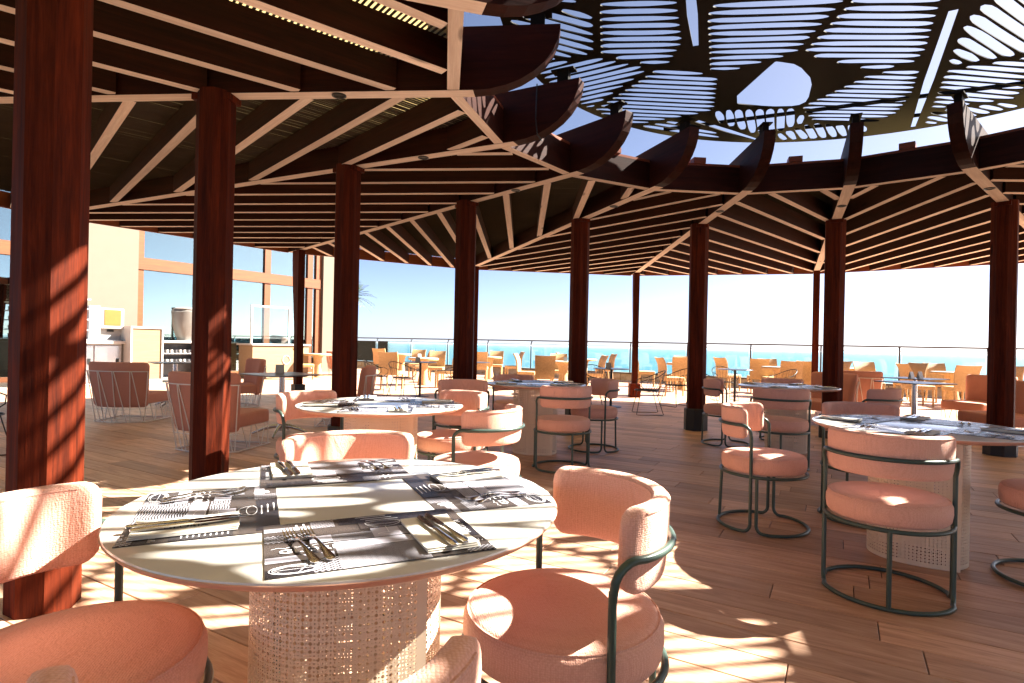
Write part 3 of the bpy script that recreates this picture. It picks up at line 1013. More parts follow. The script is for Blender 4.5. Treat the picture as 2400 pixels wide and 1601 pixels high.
# ------------------------------------------------------------------ place settings
ZT = .7512
def font_mesh(txt, size, name, mat, shear=0.0, sx=1.0):
    cu = bpy.data.curves.new(name, 'FONT')
    cu.body = txt; cu.size = size; cu.align_x = 'CENTER'; cu.align_y = 'CENTER'; cu.extrude = .0001
    ob_ = bpy.data.objects.new(name, cu); COL.objects.link(ob_)
    bpy.context.view_layer.update()
    me = bpy.data.meshes.new_from_object(ob_.evaluated_get(bpy.context.evaluated_depsgraph_get()))
    bpy.data.objects.remove(ob_); bpy.data.curves.remove(cu)
    for v in me.vertices: v.co.x *= sx
    me.materials.clear(); me.materials.append(mat); me.name = name
    return me
LOGO_W = font_mesh('GLORIA', .030, 'lettering', M['mat_white'], sx=1.25)
LOGO_N = font_mesh('GLORIA', .020, 'lettering', M['ink'], sx=1.2)
MW, MH = .435, .310
def make_mat():
    t = thing('placemat', 'x', 'placemat')
    m = MB()
    # thin paper sheet, one end lifting a little
    nx = 14; vs = []; fs = []
    for i in range(nx + 1):
        x = -MW / 2 + MW * i / nx
        for y in (-MH / 2, MH / 2):
            for z in (.0004, .0012): vs.append((x, y, z))
    for i in range(nx):
        a = i * 4; b = a + 4
        fs += [(a + 1, b + 1, b + 3, a + 3), (a, a + 2, b + 2, b), (a, b, b + 1, a + 1), (a + 2, a + 3, b + 3, b + 2)]
    fs += [(0, 1, 3, 2), (nx * 4, nx * 4 + 2, nx * 4 + 3, nx * 4 + 1)]
    m.add(vs, fs)
    m.build('paper', M['mat_taupe'], t)
    mats = [M['mat_taupe'], M['mat_dark'], M['mat_pale'], M['mat_wave'], M['mat_lattice'], M['mat_brick'], M['mat_white']]
    p = MB(); z = .0014
    def rect(x0, y0, x1, y1, k, zz=z):
        p.cur = k
        p.add([(x0, y0, zz), (x1, y0, zz), (x1, y1, zz), (x0, y1, zz)], [(0, 1, 2, 3)])
    W2, H2 = MW / 2 - .001, MH / 2 - .001
    # patchwork as printed: x to the right, y away from the diner
    for iz, r_ in enumerate([(-W2, -H2, -.135, -.118, 1), (-.135, -H2, -.085, -.085, 4), (-.085, -H2, .085, -.045, 3), (.085, -H2, W2, -.10, 0),
               (-W2, -.085, -.09, -.055, 2), (-.085, -.045, .10, -.005, 2), (-.085, .0, .0, .045, 3), (.0, .0, .06, .06, 2),
               (-W2, .03, -.13, .075, 4), (-W2, .10, -.10, .125, 5), (-.13, .005, -.085, .045, 2), (-.12, .10, -.07, H2, 4),
               (-.06, .105, .20, H2, 1), (.06, .0, .10, .06, 5), (.10, -.06, W2, .06, 1), (.10, .06, W2, .105, 0), (-.02, .06, .06, .105, 0), (.16, -H2, W2, -.125, 4)]):
        rect(*r_, z + iz * .00005)
    p.cur = 6
    def line(pts, w=.0012, closed=False):
        n = len(pts)
        for i in range(n if closed else n - 1):
            a = Vector(pts[i]); b = Vector(pts[(i + 1) % n])
            d = (b - a); 
            if d.length < 1e-6: continue
            nn_ = Vector((-d.y, d.x)).normalized() * w / 2
            p.add([(*(a - nn_), z + .0013), (*(b - nn_), z + .0013), (*(b + nn_), z + .0013), (*(a + nn_), z + .0013)], [(0, 1, 2, 3)])
    def ell(cx, cy, rx, ry, a0=0, a1=2 * pi, n=22, w=.0013):
        line([(cx + rx * cos(a0 + (a1 - a0) * i / n), cy + ry * sin(a0 + (a1 - a0) * i / n)) for i in range(n + 1)], w)
    # goblet, cup, champagne flute, plate, cutlery drawings
    ell(.035, .095, .040, .030, pi * .95, 2.05 * pi); ell(.035, .095, .040, .012); line([(.035, .065), (.035, .02)]); ell(.035, .016, .024, .007)
    ell(.03, -.018, .042, .012); ell(.03, -.018, .042, .028, pi, 2 * pi); ell(.076, -.026, .012, .010, -pi / 2, pi / 2)
    ell(-.165, -.128, .046, .022); ell(-.165, -.128, .040, .018)
    for i in range(7): line([(-.165 + .04 * cos(i), -.128 + .018 * sin(i)), (-.165 - .036 * cos(i * 1.7), -.128 - .016 * sin(i * 1.7))], .0008)
    line([(-.15, .135), (-.15, .10)], .004); line([(-.135, .138), (-.135, .098)], .004)
    for i in range(12): line([(.115, .115 + .0 - i * .0), (.115, .115)], .001)
    for i in range(9):
        y = .145 - i * .014
        line([(-.02 + (i % 3) * .01, y), (.05 + (i % 4) * .012, y)], .0026) if i < 3 else None
        line([(.115, .05 - i * .011), (.150 + (i % 3) * .012, .05 - i * .011)], .0028)
        line([(.190, .05 - i * .011), (.203, .05 - i * .011)], .0028)
    for i in range(16): line([(.11 + i * .0065, -.098), (.112 + i * .0065, -.098 + .004 + .010 * abs(sin(i * 1.9)))], .0016)
    for i in range(10): line([(-.205 + i * .0125, -.012 + (.006 if i % 2 else 0)), (-.1925 + i * .0125, -.012 + (0 if i % 2 else .006))], .0011)
    pr = p.build('print', mats, t)
    link('lettering', LOGO_W, t, (-.125, -.033, .0029))
    return t
def make_napkin():
    t = thing('napkin', 'x', 'napkin')
    m = MB(); nx, ny = 10, 6
    w, h = .205, .112
    for lay in range(3):
        vs = []; fs = []
        zz = .0006 + lay * .0024
        off = (lay - 1) * .0016
        for i in range(nx + 1):
            for j in range(ny + 1):
                x = -w / 2 + w * i / nx + off; y = -h / 2 + h * j / ny + off * .7
                z = zz + .0016 * (abs(2 * i / nx - 1) ** 4) * lay
                vs.append((x, y, z))
        o2 = len(vs)
        vs += [(x, y, z + .0016) for x, y, z in vs]
        for i in range(nx):
            for j in range(ny):
                a = i * (ny + 1) + j
                fs += [(a + o2, a + ny + 1 + o2, a + ny + 2 + o2, a + 1 + o2)]
        bnd = [i * (ny + 1) for i in range(nx + 1)] + [nx * (ny + 1) + j for j in range(1, ny + 1)] + [i * (ny + 1) + ny for i in range(nx - 1, -1, -1)] + [j for j in range(ny - 1, 0, -1)]
        nb = len(bnd)
        fs += [(bnd[i], bnd[(i + 1) % nb], bnd[(i + 1) % nb] + o2, bnd[i] + o2) for i in range(nb)]
        m.add(vs, fs)
    m.build('folded_paper', M['napkin'], t, 30)
    link('lettering', LOGO_N, t, (0.0, -.022, .0086), (0, 0, 0))
    return t
def ribbon(m, st, seg=8):
    """stations (x, y, z, half width, half thickness)"""
    vs = []; fs = []
    for (x, y, z, w, h) in st:
        for k in range(seg):
            a = 2 * pi * (k + .5) / seg
            vs.append((x, y + w * cos(a), z + h * sin(a)))
    n = len(st)
    for i in range(n - 1):
        for k in range(seg):
            k2 = (k + 1) % seg
            fs.append((i * seg + k, (i + 1) * seg + k, (i + 1) * seg + k2, i * seg + k2))
    fs.append(tuple(range(seg))); fs.append(tuple((n - 1) * seg + k for k in range(seg))[::-1])
    m.add(vs, fs)
def make_fork():
    t = thing('fork', 'x', 'fork')
    m = MB()
    ribbon(m, [(-.100, 0, .0030, .004, .0014), (-.096, 0, .0034, .0085, .0019), (-.085, 0, .0042, .0105, .0021), (-.06, 0, .0065, .0078, .0022), (-.03, 0, .0095, .0048, .0022), (.0, 0, .0110, .0034, .0022), (.02, 0, .0098, .0030, .0021), (.034, 0, .0070, .0036, .002), (.042, 0, .0052, .0085, .0016), (.052, 0, .0036, .0125, .0013), (.060, 0, .0032, .0128, .0012)])
    m.build('handle', M['chrome'], t, 50)
    for i in range(4):
        y = -.0108 + i * .0072
        m = MB()
        ribbon(m, [(.058, y, .0033, .0022, .0011), (.072, y, .0038, .0019, .0011), (.088, y * .97, .0068, .0017, .0011), (.102, y * .95, .0118, .0009, .0008)], 6)
        m.build('tine', M['chrome'], t, 50)
    return t
def make_knife():
    t = thing('knife', 'x', 'knife')
    m = MB()
    ribbon(m, [(-.115, 0, .0060, .003, .002), (-.112, 0, .006, .0085, .0042), (-.09, 0, .006, .0095, .0047), (-.05, 0, .006, .0075, .0045), (-.008, 0, .006, .0058, .0042), (-.002, 0, .006, .0066, .0045), (.004, 0, .006, .0052, .003)])
    m.build('handle', M['chrome'], t, 50)
    m = MB()
    ribbon(m, [(.002, 0, .006, .0055, .0016), (.015, .0005, .006, .0088, .0009), (.06, .001, .006, .0098, .0008), (.09, .0005, .006, .0090, .0008), (.104, -.0025, .006, .0058, .0007), (.112, -.006, .006, .0015, .0006)], 6)
    m.build('blade', M['chrome'], t, 50)
    return t
SIDE = ['near', 'right', 'far', 'left']
def setting(tk, i):
    cx, cy, a = T[tk]
    ang = D(a + 90 * i)
    rr = random.Random(hash((ord(tk[1]), i)))
    tn, sd = TN[tk], SIDE[i]
    def W(x, y):
        # local frame: x to the diner's right, y away from the diner; mat centre 0.335 from the table centre
        y = y - .335
        return (cx + cos(ang) * x - sin(ang) * y, cy + sin(ang) * x + cos(ang) * y)
    jr = rr.uniform(-.02, .02)
    off = 0.0 if i % 2 == 0 else -.001
    zm = ZT + (.0014 if i % 2 == 0 else .0)
    x, y = W(0, 0)
    place(make_mat, 'mat', (x, y, zm), ang + jr, f'dark patchwork paper placemat on the {sd} side of the {tn}', 'paper placemats on the round tables')
    zt = zm + .0031
    nx_, ny_ = .130, -.035
    x, y = W(nx_, ny_)
    place(make_napkin, 'napkin', (x, y, zt), ang + pi / 2 + D(2) + jr, f'folded ivory napkin under two knives, {sd} side of the {tn}', 'folded napkins')
    for q, (kx, ka) in enumerate(((.122, 5), (.146, 7))):
        x, y = W(kx, -.035 + .012 * q)
        place(make_knife, 'knife', (x, y, zt + .0072), ang + pi / 2 + D(ka), f'{("left-hand", "right-hand")[q]} steel knife on the napkin, {sd} side of the {tn}', f'pair of knives on the {sd} side of the {tn}')
    for q, (kx, ka) in enumerate(((-.150, 12), (-.118, 10))):
        x, y = W(kx, -.02 + .006 * q)
        place(make_fork, 'fork', (x, y, zt), ang + pi / 2 + D(ka), f'{("left-hand", "right-hand")[q]} steel fork on the {sd} placemat of the {tn}', f'pair of forks on the {sd} side of the {tn}')
for tk in T:
    for i in range(4): setting(tk, i)

# ------------------------------------------------------------------ lounge chairs on white wire frames
def rbox(m, c, s, r=.03, rot=None):
    """box with rounded edges"""
    bmm = bmesh.new()
    bmesh.ops.create_cube(bmm, size=1.0)
    for v in bmm.verts: v.co = Vector((v.co.x * s[0], v.co.y * s[1], v.co.z * s[2]))
    bmesh.ops.bevel(bmm, geom=bmm.edges[:], offset=r, segments=3, profile=.6, affect='EDGES')
    bmm.verts.index_update()
    vs = []
    for v in bmm.verts:
        p = v.co.copy()
        if rot is not None: p = rot @ p
        vs.append(p + Vector(c))
    m.add(vs, [tuple(v.index for v in f.verts) for f in bmm.faces])
    bmm.free()
    return m
def make_lounge():
    t = thing('lounge_chair', 'x', 'chair')
    rbox(MB(), (0, .06, .315), (.70, .64, .15), .035).build('seat_cushion', M['pink_lounge'], t, 40)
    bk = sweep_back(.62, radians(34), .62, .11, .05, z0=.515, tilt=.15, nu=20)
    bk.v = [(x, y + .34, z) for x, y, z in bk.v]
    bk.build('backrest', M['pink_lounge'], t, 50)
    r = .0068
    def rad(z): return .683 + .15 * (z - .205)
    def lp(u, z):
        a = -pi / 2 + radians(33) * u
        return (rad(z) * cos(a), rad(z) * sin(a) + .34, z)
    ring = [lp(-1 + i / 6, .008) for i in range(13)] + [(.37, .36, .008), (-.37, .36, .008)]
    MB().tube(ring, r, 6, True).build('base_rail', M['white_metal'], t, 60)
    for zr, rr_ in ((.70, r), (.19, .005)):
        MB().tube([lp(-1 + i / 6, zr) for i in range(13)], rr_, 6).build('back_rail', M['white_metal'], t, 60)
    for u in (-.98, -.5, 0.0, .5, .98):
        MB().tube([lp(u * .93, .008), lp(u, .70)], .0058, 6).build('back_rod', M['white_metal'], t)
        if u < .9: MB().tube([lp(u + .04, .70), lp(u + .36, .008)], .0058, 6).build('back_rod', M['white_metal'], t)
    for sx_ in (-1, 1):
        for (ya, yb, yc) in ((-.12, -.03, .04), (.12, .20, .30)):
            MB().tube([(sx_ * .34, ya, .25), (sx_ * .345, yb, .012), (sx_ * .345, yb + .03, .012), (sx_ * .34, yc, .25)], .0055, 6).build('side_rod', M['white_metal'], t)
        MB().tube([(sx_ * .34, -.22, .25), (sx_ * .34, .36, .25), (sx_ * .34, .365, .008)], .0055, 6).build('side_rail', M['white_metal'], t)
    return t
def lounge(x, y, face, label):
    return place(make_lounge, 'lounge', (x, y, 0), D(face - 90), label, 'pink lounge chairs on white wire frames')
lounge(-5.35, 8.15, 92, 'pink lounge chair with wire back beside the leftmost post')
lounge(-3.12, 6.22, 82, 'pink wire-framed lounge chair half hidden by the second post')
lounge(-4.75, 10.1, 222, 'pink lounge chair facing left behind the second post')
lounge(-2.35, 8.25, 190, 'pink lounge chair behind the third post, facing the square table')
lounge(-5.9, 20.0, 60, 'tall pink lounge chair far off behind the third post')
lounge(5.0, 9.3, 205, 'pale pink lounge chair left behind the seventh post')
lounge(6.5, 10.9, 62, 'pink lounge chair right of the seventh post, wire back to us')
lounge(7.75, 9.6, 195, 'pink lounge chair with sunlit seat left of the rightmost post')
lounge(6.62, 7.75, 182, 'pink lounge chair half behind the rightmost post')

# ------------------------------------------------------------------ square cafe tables
def make_square_table():
    t = thing('square_table', 'x', 'table')
    rbox(MB(), (0, 0, .743), (.72, .72, .014), .004).build('table_top', M['dark_top'], t)
    MB().tube([(0, 0, .05), (0, 0, .736)], .036, 14).build('column', M['steel'], t, 60)
    for i in range(4):
        a = pi / 4 + i * pi / 2
        st = []
        m = MB()
        m.tube([(.02 * cos(a), .02 * sin(a), .11), (.10 * cos(a), .10 * sin(a), .105), (.22 * cos(a), .22 * sin(a), .07), (.34 * cos(a), .34 * sin(a), .016)], [.03, .026, .020, .014], 8)
        m.build('foot', M['steel'], t, 60)
    return t
def sq(x, y, rz, label):
    return place(make_square_table, 'sq', (x, y, 0), D(rz), label, 'square cafe tables')
sq(-2.83, 7.15, 52, 'square dark-topped table between the second and third posts')
sq(-5.75, 9.9, 40, 'square dark-topped table beyond the lounge chair by the leftmost post')
sq(5.85, 8.4, 20, 'thin square table left of the rightmost post, the nearer of two')
sq(6.8, 9.75, 30, 'thin square table left of the rightmost post, the farther of two')

# ------------------------------------------------------------------ wicker chairs and tables on the open terrace
def make_wicker():
    t = thing('wicker_chair', 'x', 'chair')
    rbox(MB(), (0, .02, .415), (.46, .46, .09), .02).build('seat', M['wicker'], t, 40)
    # tall back panel with an S profile
    m = MB(); vs = []; fs = []
    prof = [(-.205, .37), (-.225, .46), (-.235, .56), (-.235, .66), (-.25, .76), (-.285, .85), (-.335, .925)]
    nx = 8
    for (y, z) in prof:
        hw = .225 + .02 * (z - .37) / .55
        for s in (-1, 1):
            for i in range(nx + 1):
                u = -1 + 2 * i / nx
                vs.append((u * hw, y + s * .019 - .03 * (1 - u * u), z + (.012 * (u * u) if z > .9 else 0)))
    W = 2 * (nx + 1); n = len(prof)
    for r in range(n - 1):
        for i in range(nx):
            a = r * W + i
            fs.append((a, a + 1, a + W + 1, a + W))
            b = r * W + nx + 1 + i
            fs.append((b + 1, b, b + W, b + W + 1))
        fs.append((r * W, r * W + W, r * W + W + nx + 1, r * W + nx + 1))
        fs.append((r * W + nx, r * W + 2 * nx + 1, r * W + W + 2 * nx + 1, r * W + W + nx))
    tp = (n - 1) * W
    for i in range(nx): fs.append((tp + i, tp + i + 1, tp + nx + 2 + i, tp + nx + 1 + i))
    for i in range(nx): fs.append((i + 1, i, nx + 1 + i, nx + 2 + i))
    m.add(vs, fs)
    m.build('backrest', M['wicker'], t, 50)
    for sx_ in (-1, 1):
        for sy_, k in ((1, .0), (-1, -.05)):
            m = MB()
            m.tube([(sx_ * .20, .02 + sy_ * .20, .40), (sx_ * .195, .02 + sy_ * .205 + k, .0)], [.026, .019], 8)
            m.build('leg', M['wicker'], t, 60)
    return t
def make_wicker_table():
    t = thing('wicker_table', 'x', 'table')
    MB().lathe([(0, .69), (.40, .69), (.42, .70), (.425, .735), (.415, .748), (0, .750)], 40).build('table_top', M['wicker'], t, 40)
    MB().lathe([(.10, .0), (.16, .01), (.15, .1), (.11, .35), (.13, .6), (.17, .69)], 24).build('pedestal', M['wicker'], t, 40)
    MB().lathe([(0, .7505), (.405, .7505), (.405, .756), (0, .756)], 40).build('glass_top', M['white'], t, 40)
    return t
wk = [
 # x, y, facing, label
 (-4.75, 21.2, 80, 'wicker chair with dark back under the left end of the balustrade'),
 (-2.95, 14.3, 82, 'wicker chair with its back to us behind the black wire chairs'),
 (-3.25, 19.8, -95, 'red-brown wicker chair facing us right of the third post'),
 (-2.85, 18.3, 200, 'pale wicker chair side-on right of the far round table'),
 (-2.25, 17.3, -90, 'wicker chair facing us just left of the fourth post'),
 (-1.75, 15.3, 195, 'pale wicker chair side-on touching the fourth post'),
 (-6.9, 18.6, 60, 'wicker chair with its back to us before the building corner'),
 (-6.2, 17.4, 20, 'pale wicker chair at the left side of the third post'),
 (-.98, 18.2, 88, 'wicker chair with its back to us just right of the fourth post'),
 (-.55, 20.6, -92, 'wicker chair facing us below the first balustrade post right of the fourth post'),
 (.05, 19.6, 192, 'slender side-on wicker chair left of the middle wicker pair'),
 (.42, 15.6, -12, 'pale wicker chair side-on behind the middle table'),
 (.78, 13.9, 92, 'broad wicker chair with its back to us behind the middle table'),
 (1.40, 16.9, -90, 'wicker chair facing us left of the fifth post'),
 (2.20, 15.6, 190, 'pale wicker chair side-on right of the fifth post'),
 (1.85, 19.4, -10, 'far wicker chair leaning left of the fifth post'),
 (3.05, 19.0, 190, 'far slender wicker chair right of the fifth post'),
 (4.05, 17.4, -12, 'pale wicker chair side-on right of the slim outer post'),
 (4.55, 15.7, 85, 'wicker chair with its back to us left of the sixth post'),
 (3.95, 14.3, 8, 'wicker chair side-on nearest to the sixth post'),
 (5.15, 17.3, -95, 'wicker chair facing us behind the sixth post'),
 (6.15, 16.4, 20, 'wicker chair turned right behind the sixth post'),
 (6.75, 15.9, 78, 'wicker chair with tapered back right of the sixth post'),
 (6.45, 13.5, 80, 'broad honey wicker chair left of the seventh post'),
 (7.15, 13.6, 20, 'wicker chair side-on just left of the seventh post'),
 (6.95, 15.5, -95, 'wicker chair facing us behind the broad one left of the seventh post'),
 (8.05, 14.5, 195, 'wicker chair hidden by the seventh post'),
 (8.55, 13.8, -95, 'wicker chair facing us right of the seventh post'),
 (9.75, 14.2, 200, 'curved side-on wicker chair right of the seventh post'),
 (9.05, 12.9, -8, 'slim side-on wicker chair leaning right between two tables'),
 (9.75, 12.6, 82, 'broad wicker chair with its back to us left of the rightmost post'),
 (10.45, 14.1, -100, 'wicker chair facing us behind the broad one left of the rightmost post'),
 (10.95, 12.9, 195, 'side-on wicker chair at the left edge of the rightmost post'),
 (11.6, 12.4, 10, 'wicker chair beyond the rightmost post'),
]
for (x, y, f, lb) in wk:
    place(make_wicker, 'wk', (x, y, 0), D(f - 90), lb, 'wicker chairs on the open terrace')
for (x, y, lb) in [(-4.0, 21.0, 'far wicker table under the balustrade right of the third post'), (-2.45, 16.1, 'round wicker table left of the fourth post'),
                   (-.75, 19.4, 'round wicker table right of the fourth post'), (1.40, 15.7, 'round wicker table left of the fifth post'),
                   (2.4, 19.2, 'far wicker table behind the fifth post'), (4.85, 16.5, 'round wicker table left of the sixth post'),
                   (6.75, 14.6, 'round wicker table left of the seventh post'), (8.75, 14.7, 'wicker table right of the seventh post'),
                   (10.2, 13.4, 'wicker table left of the rightmost post'), (-6.2, 18.5, 'wicker table beside the building corner')]:
    place(make_wicker_table, 'wt', (x, y, 0), random.random(), lb, 'wicker tables on the open terrace')

# ------------------------------------------------------------------ black wire chairs and their tables
def make_wire():
    t = thing('wire_chair', 'x', 'chair')
    bmat = M['black_metal']
    # hoop from arm to arm over the back
    hoop = []
    for i in range(25):
        a = radians(200) * (i / 24 - .5) - pi / 2
        z = .62 + .15 * max(0, cos(a + pi / 2)) ** 1.2
        hoop.append((.28 * cos(a), .27 * sin(a) - .02 * (z - .62) / .15, z))
    MB().tube(hoop, .008, 6).build('arm_hoop', bmat, t, 60)
    seat = [(.22 * cos(2 * pi * i / 24), .21 * sin(2 * pi * i / 24) + .03, .42) for i in range(24)]
    MB().tube(seat, .007, 6, True).build('seat_ring', bmat, t, 60)
    w = MB()
    for i in range(-6, 7):
        x = i * .032
        y0 = sqrt(max(0, .21 ** 2 - (x * .95) ** 2))
        w.tube([(x, .03 + y0, .42), (x, .03, .41), (x, .03 - y0, .42)], .003, 5)
    w.build('seat_wires', bmat, t, 60)
    w = MB()
    for i in range(13):
        a = radians(165) * (i / 12 - .5) - pi / 2
        k = int((a + pi / 2) / radians(200) * 24 + 12)
        top = hoop[max(0, min(24, k))]
        w.tube([top, (.24 * cos(a), .235 * sin(a) + .01, .50), (.20 * cos(a), .19 * sin(a) + .03, .42)], .003, 5)
    w.build('back_wires', bmat, t, 60)
    for s in (-1, 1):
        MB().tube([(s * .27, .07, .62), (s * .255, .17, .58), (s * .235, .17, .50), (s * .20, .09, .43)], .007, 6).build('arm_end', bmat, t, 60)
        MB().tube([(s * .15, .16, .42), (s * .23, .24, .012), (s * .23, .22, .006), (s * .23, -.20, .006), (s * .23, -.22, .012), (s * .15, -.10, .42)], .006, 6).build('sled_leg', bmat, t, 60)
    return t
def make_cafe_round():
    t = thing('cafe_table', 'x', 'table')
    MB().lathe([(0, .735), (.35, .735), (.36, .741), (.355, .748), (0, .748)], 40).build('table_top', M['dark_top'], t, 40)
    MB().tube([(0, 0, .02), (0, 0, .735)], .025, 10).build('column', M['black_metal'], t, 60)
    MB().lathe([(0, 0), (.21, 0), (.21, .008), (.04, .022), (0, .022)], 28).build('foot_plate', M['black_metal'], t, 40)
    return t
for (x, y, f, lb) in [(-2.95, 12.7, 30, 'black wire chair at the left of the dark round table behind the third post'), (-2.3, 12.2, 60, 'black wire chair nearest us right of the third post'),
                      (-1.25, 12.9, 200, 'black wire chair hidden partly by the fourth post'), (1.75, 12.4, -88, 'black wire chair behind the dark round table at the slim outer post'),
                      (2.42, 10.2, 178, 'open wire chair in front of the slim outer post'), (1.35, 10.4, 20, 'wire chair behind the middle table pair of pink chairs'),
                      (3.35, 11.7, 120, 'wire chair just left of the sixth post'), (4.9, 13.3, -85, 'wire chair behind the round table right of the sixth post'),
                      (5.75, 12.3, 190, 'wire chair right of the round table near the sixth post'), (3.95, 12.0, 15, 'wire chair just right of the sixth post'),
                      (-4.95, 5.3, 20, 'black wire chair at the far left behind the leftmost post')]:
    place(make_wire, 'wire', (x, y, 0), D(f - 90), lb, 'black wire chairs')
for (x, y, lb) in [(-2.0, 12.7, 'dark round cafe table among black wire chairs right of the third post'), (1.95, 11.3, 'dark round cafe table before the slim outer post'),
                   (4.75, 12.3, 'pale-lit round cafe table right of the sixth post'), (-.85, 13.4, 'dark cafe table right of the fourth post')]:
    place(make_cafe_round, 'cafe', (x, y, 0), 0, lb, 'round cafe tables with wire chairs')
def make_menu():
    t = thing('menu_stand', 'x', 'menu stand')
    MB().add([(-.05, -.03, 0), (.05, -.03, 0), (.05, .0, .11), (-.05, .0, .11), (-.05, .03, 0), (.05, .03, 0)], [(0, 1, 2, 3), (5, 4, 3, 2)]).build('folded_card', M['white'], t)
    return t
for (x, y, z, lb) in [(-2.05, 12.65, .748, 'white folded menu card on the dark cafe table right of the third post'), (-2.55, 16.0, .756, 'white menu card on the wicker table left of the fourth post'),
                      (-.8, 19.3, .756, 'white menu card on the wicker table right of the fourth post'), (1.45, 15.6, .756, 'white menu card on the wicker table left of the fifth post'),
                      (6.7, 9.7, .75, 'white and blue menu card on the farther thin square table'), (6.95, 9.85, .75, 'second menu card on the farther thin square table'),
                      (-2.9, 7.25, .75, 'glass menu holder on the square table between second and third posts'), (1.9, 11.35, .748, 'menu card on the cafe table before the slim outer post')]:
    place(make_menu, 'menu', (x, y, z), random.uniform(-.6, .6), lb, 'menu cards')

# ------------------------------------------------------------------ balustrade
bal = thing('balustrade', 'glass balustrade with steel rail on a low stone kerb along the terrace edge', 'balustrade')
def rl(u): return RAIL0 + pdx * u
def wall_piece(u_a, u_b, th, z0, z1, mat, name, off=0.0):
    A = rl(u_a) + pdy * off; B = rl(u_b) + pdy * off
    return stick(A, B, th, z1 - z0, z0, z0, [mat], name, bal, False)
rs = random.Random(11)
u = -9.0
while u < 24:
    w = rs.uniform(.45, .85)
    wall_piece(u, u + w - .015, .26 + rs.uniform(-.02, .02), .0, .245 + rs.uniform(-.006, .004), M['stone'], 'stone_block', .15)
    u += w
wall_piece(-9, 24, .22, 0.0, .23, M['joint'], 'kerb_core', .15)
for i in range(17):
    ua = -9 + i * 1.95
    wall_piece(ua, ua + 1.94, .34, .25, .29, M['render'], 'coping_slab', .15)
ZR = 1.34
for i in range(17):
    ua = -9 + i * 1.95
    q = rl(ua) + pdy * .15
    MB().tube([(0, 0, .29), (0, 0, ZR - .13), (.0, .07, ZR - .02)], .024, 4).build('post', M['rail'], bal, None, (q.x, q.y, 0), (0, 0, PA))
    g = stick(rl(ua + .06) + pdy * .15, rl(ua + 1.89) + pdy * .15, .012, ZR - .14 - .31, .31, .31, [M['rail_glass']], 'glass_panel', bal, False)
    stick(rl(ua + .03) + pdy * .15, rl(ua + 1.92) + pdy * .15, .02, .014, ZR - .14, ZR - .14, [M['rail']], 'glass_clip', bal, False)
MB().tube([(*(rl(-9) + pdy * .22), ZR), (*(rl(24) + pdy * .22), ZR)], .024, 10).build('handrail', M['rail'], bal, 60)

# ------------------------------------------------------------------ restaurant building on the left
W0 = Vector((-6.75, 22.3)); wd = Vector((-.552, -.834)); wn_ = Vector((.834, -.552))
bld = thing('restaurant_building', 'cream building with tall orange-framed windows at the left of the terrace', 'building')
BH = 5.6
def wl(s, o=0.0): return W0 + wd * s + wn_ * o
def wallp(s0, s1, o, th, z0, z1, mat, name, parent=bld):
    return stick(wl(s0, o), wl(s1, o), th, z1 - z0, z0, z0, [mat], name, parent, False)
wallp(-.1, .72, -.2, .5, 0, BH, M['render'], 'corner_pillar')
wallp(7.1, 8.4, -.15, .55, 0, BH, M['render'], 'wall_pillar')
wallp(15.4, 17.5, -.15, .55, 0, BH, M['render'], 'wall_pillar')
wallp(-.2, 17.6, -.2, 1.1, BH, BH + .45, M['render'], 'parapet')
ZTR = 3.10
def window(s0, s1, mull):
    w = thing('window'); w.parent = bld; del_ = 0
    def part(a, b, z0, z1, d=.14, mat='frame_wood', nm='frame', o=-.12):
        return stick(wl(a, o), wl(b, o), d, z1 - z0, z0, z0, [M[mat]], nm, w, False)
    part(s0, s0 + .22, .0, BH); part(s1 - .22, s1, .0, BH)
    for m_ in mull: part(m_ - .11, m_ + .11, .0, BH, .13)
    part(s0 + .05, s1 - .05, ZTR, ZTR + .34, .20, nm='transom')
    part(s0 + .05, s1 - .05, 0.0, .12, .18, nm='sill')
    ed = [s0 + .22] + [x for m_ in mull for x in (m_ - .11, m_ + .11)] + [s1 - .22]
    for i in range(0, len(ed), 2):
        part(ed[i], ed[i + 1], .12, ZTR, .012, 'window_glass', 'pane', -.13)
        part(ed[i], ed[i + 1], ZTR + .34, BH, .012, 'window_glass', 'pane', -.13)
window(.74, 7.1, [1.22, 2.95, 5.0])
window(8.4, 15.4, [10.6, 12.9])
wallp(-.1, 17.5, -6.0, .2, 0, BH, M['render'], 'interior_wall')
wallp(-.3, 17.5, -3.1, 6.2, BH - .25, BH - .05, M['white'], 'interior_ceiling')
stick(wl(-.3, -.45), wl(-.3, -6.0), .3, BH, 0, 0, [M['render']], 'side_wall', bld, False)
for s in (2.0, 3.6, 5.4, 9.6, 11.8):
    wallp(s, s + .5, -2.2, .5, 0, 1.9, M['tarp'], 'interior_cabinet')

# pale plywood bar with a printed ring, sneeze guard and bags
def local_thing(name, label, cat, s, o, group=None):
    q = wl(s, o)
    return thing(name, label, cat, (q.x, q.y, 0), atan2(-wd.y, -wd.x), group)
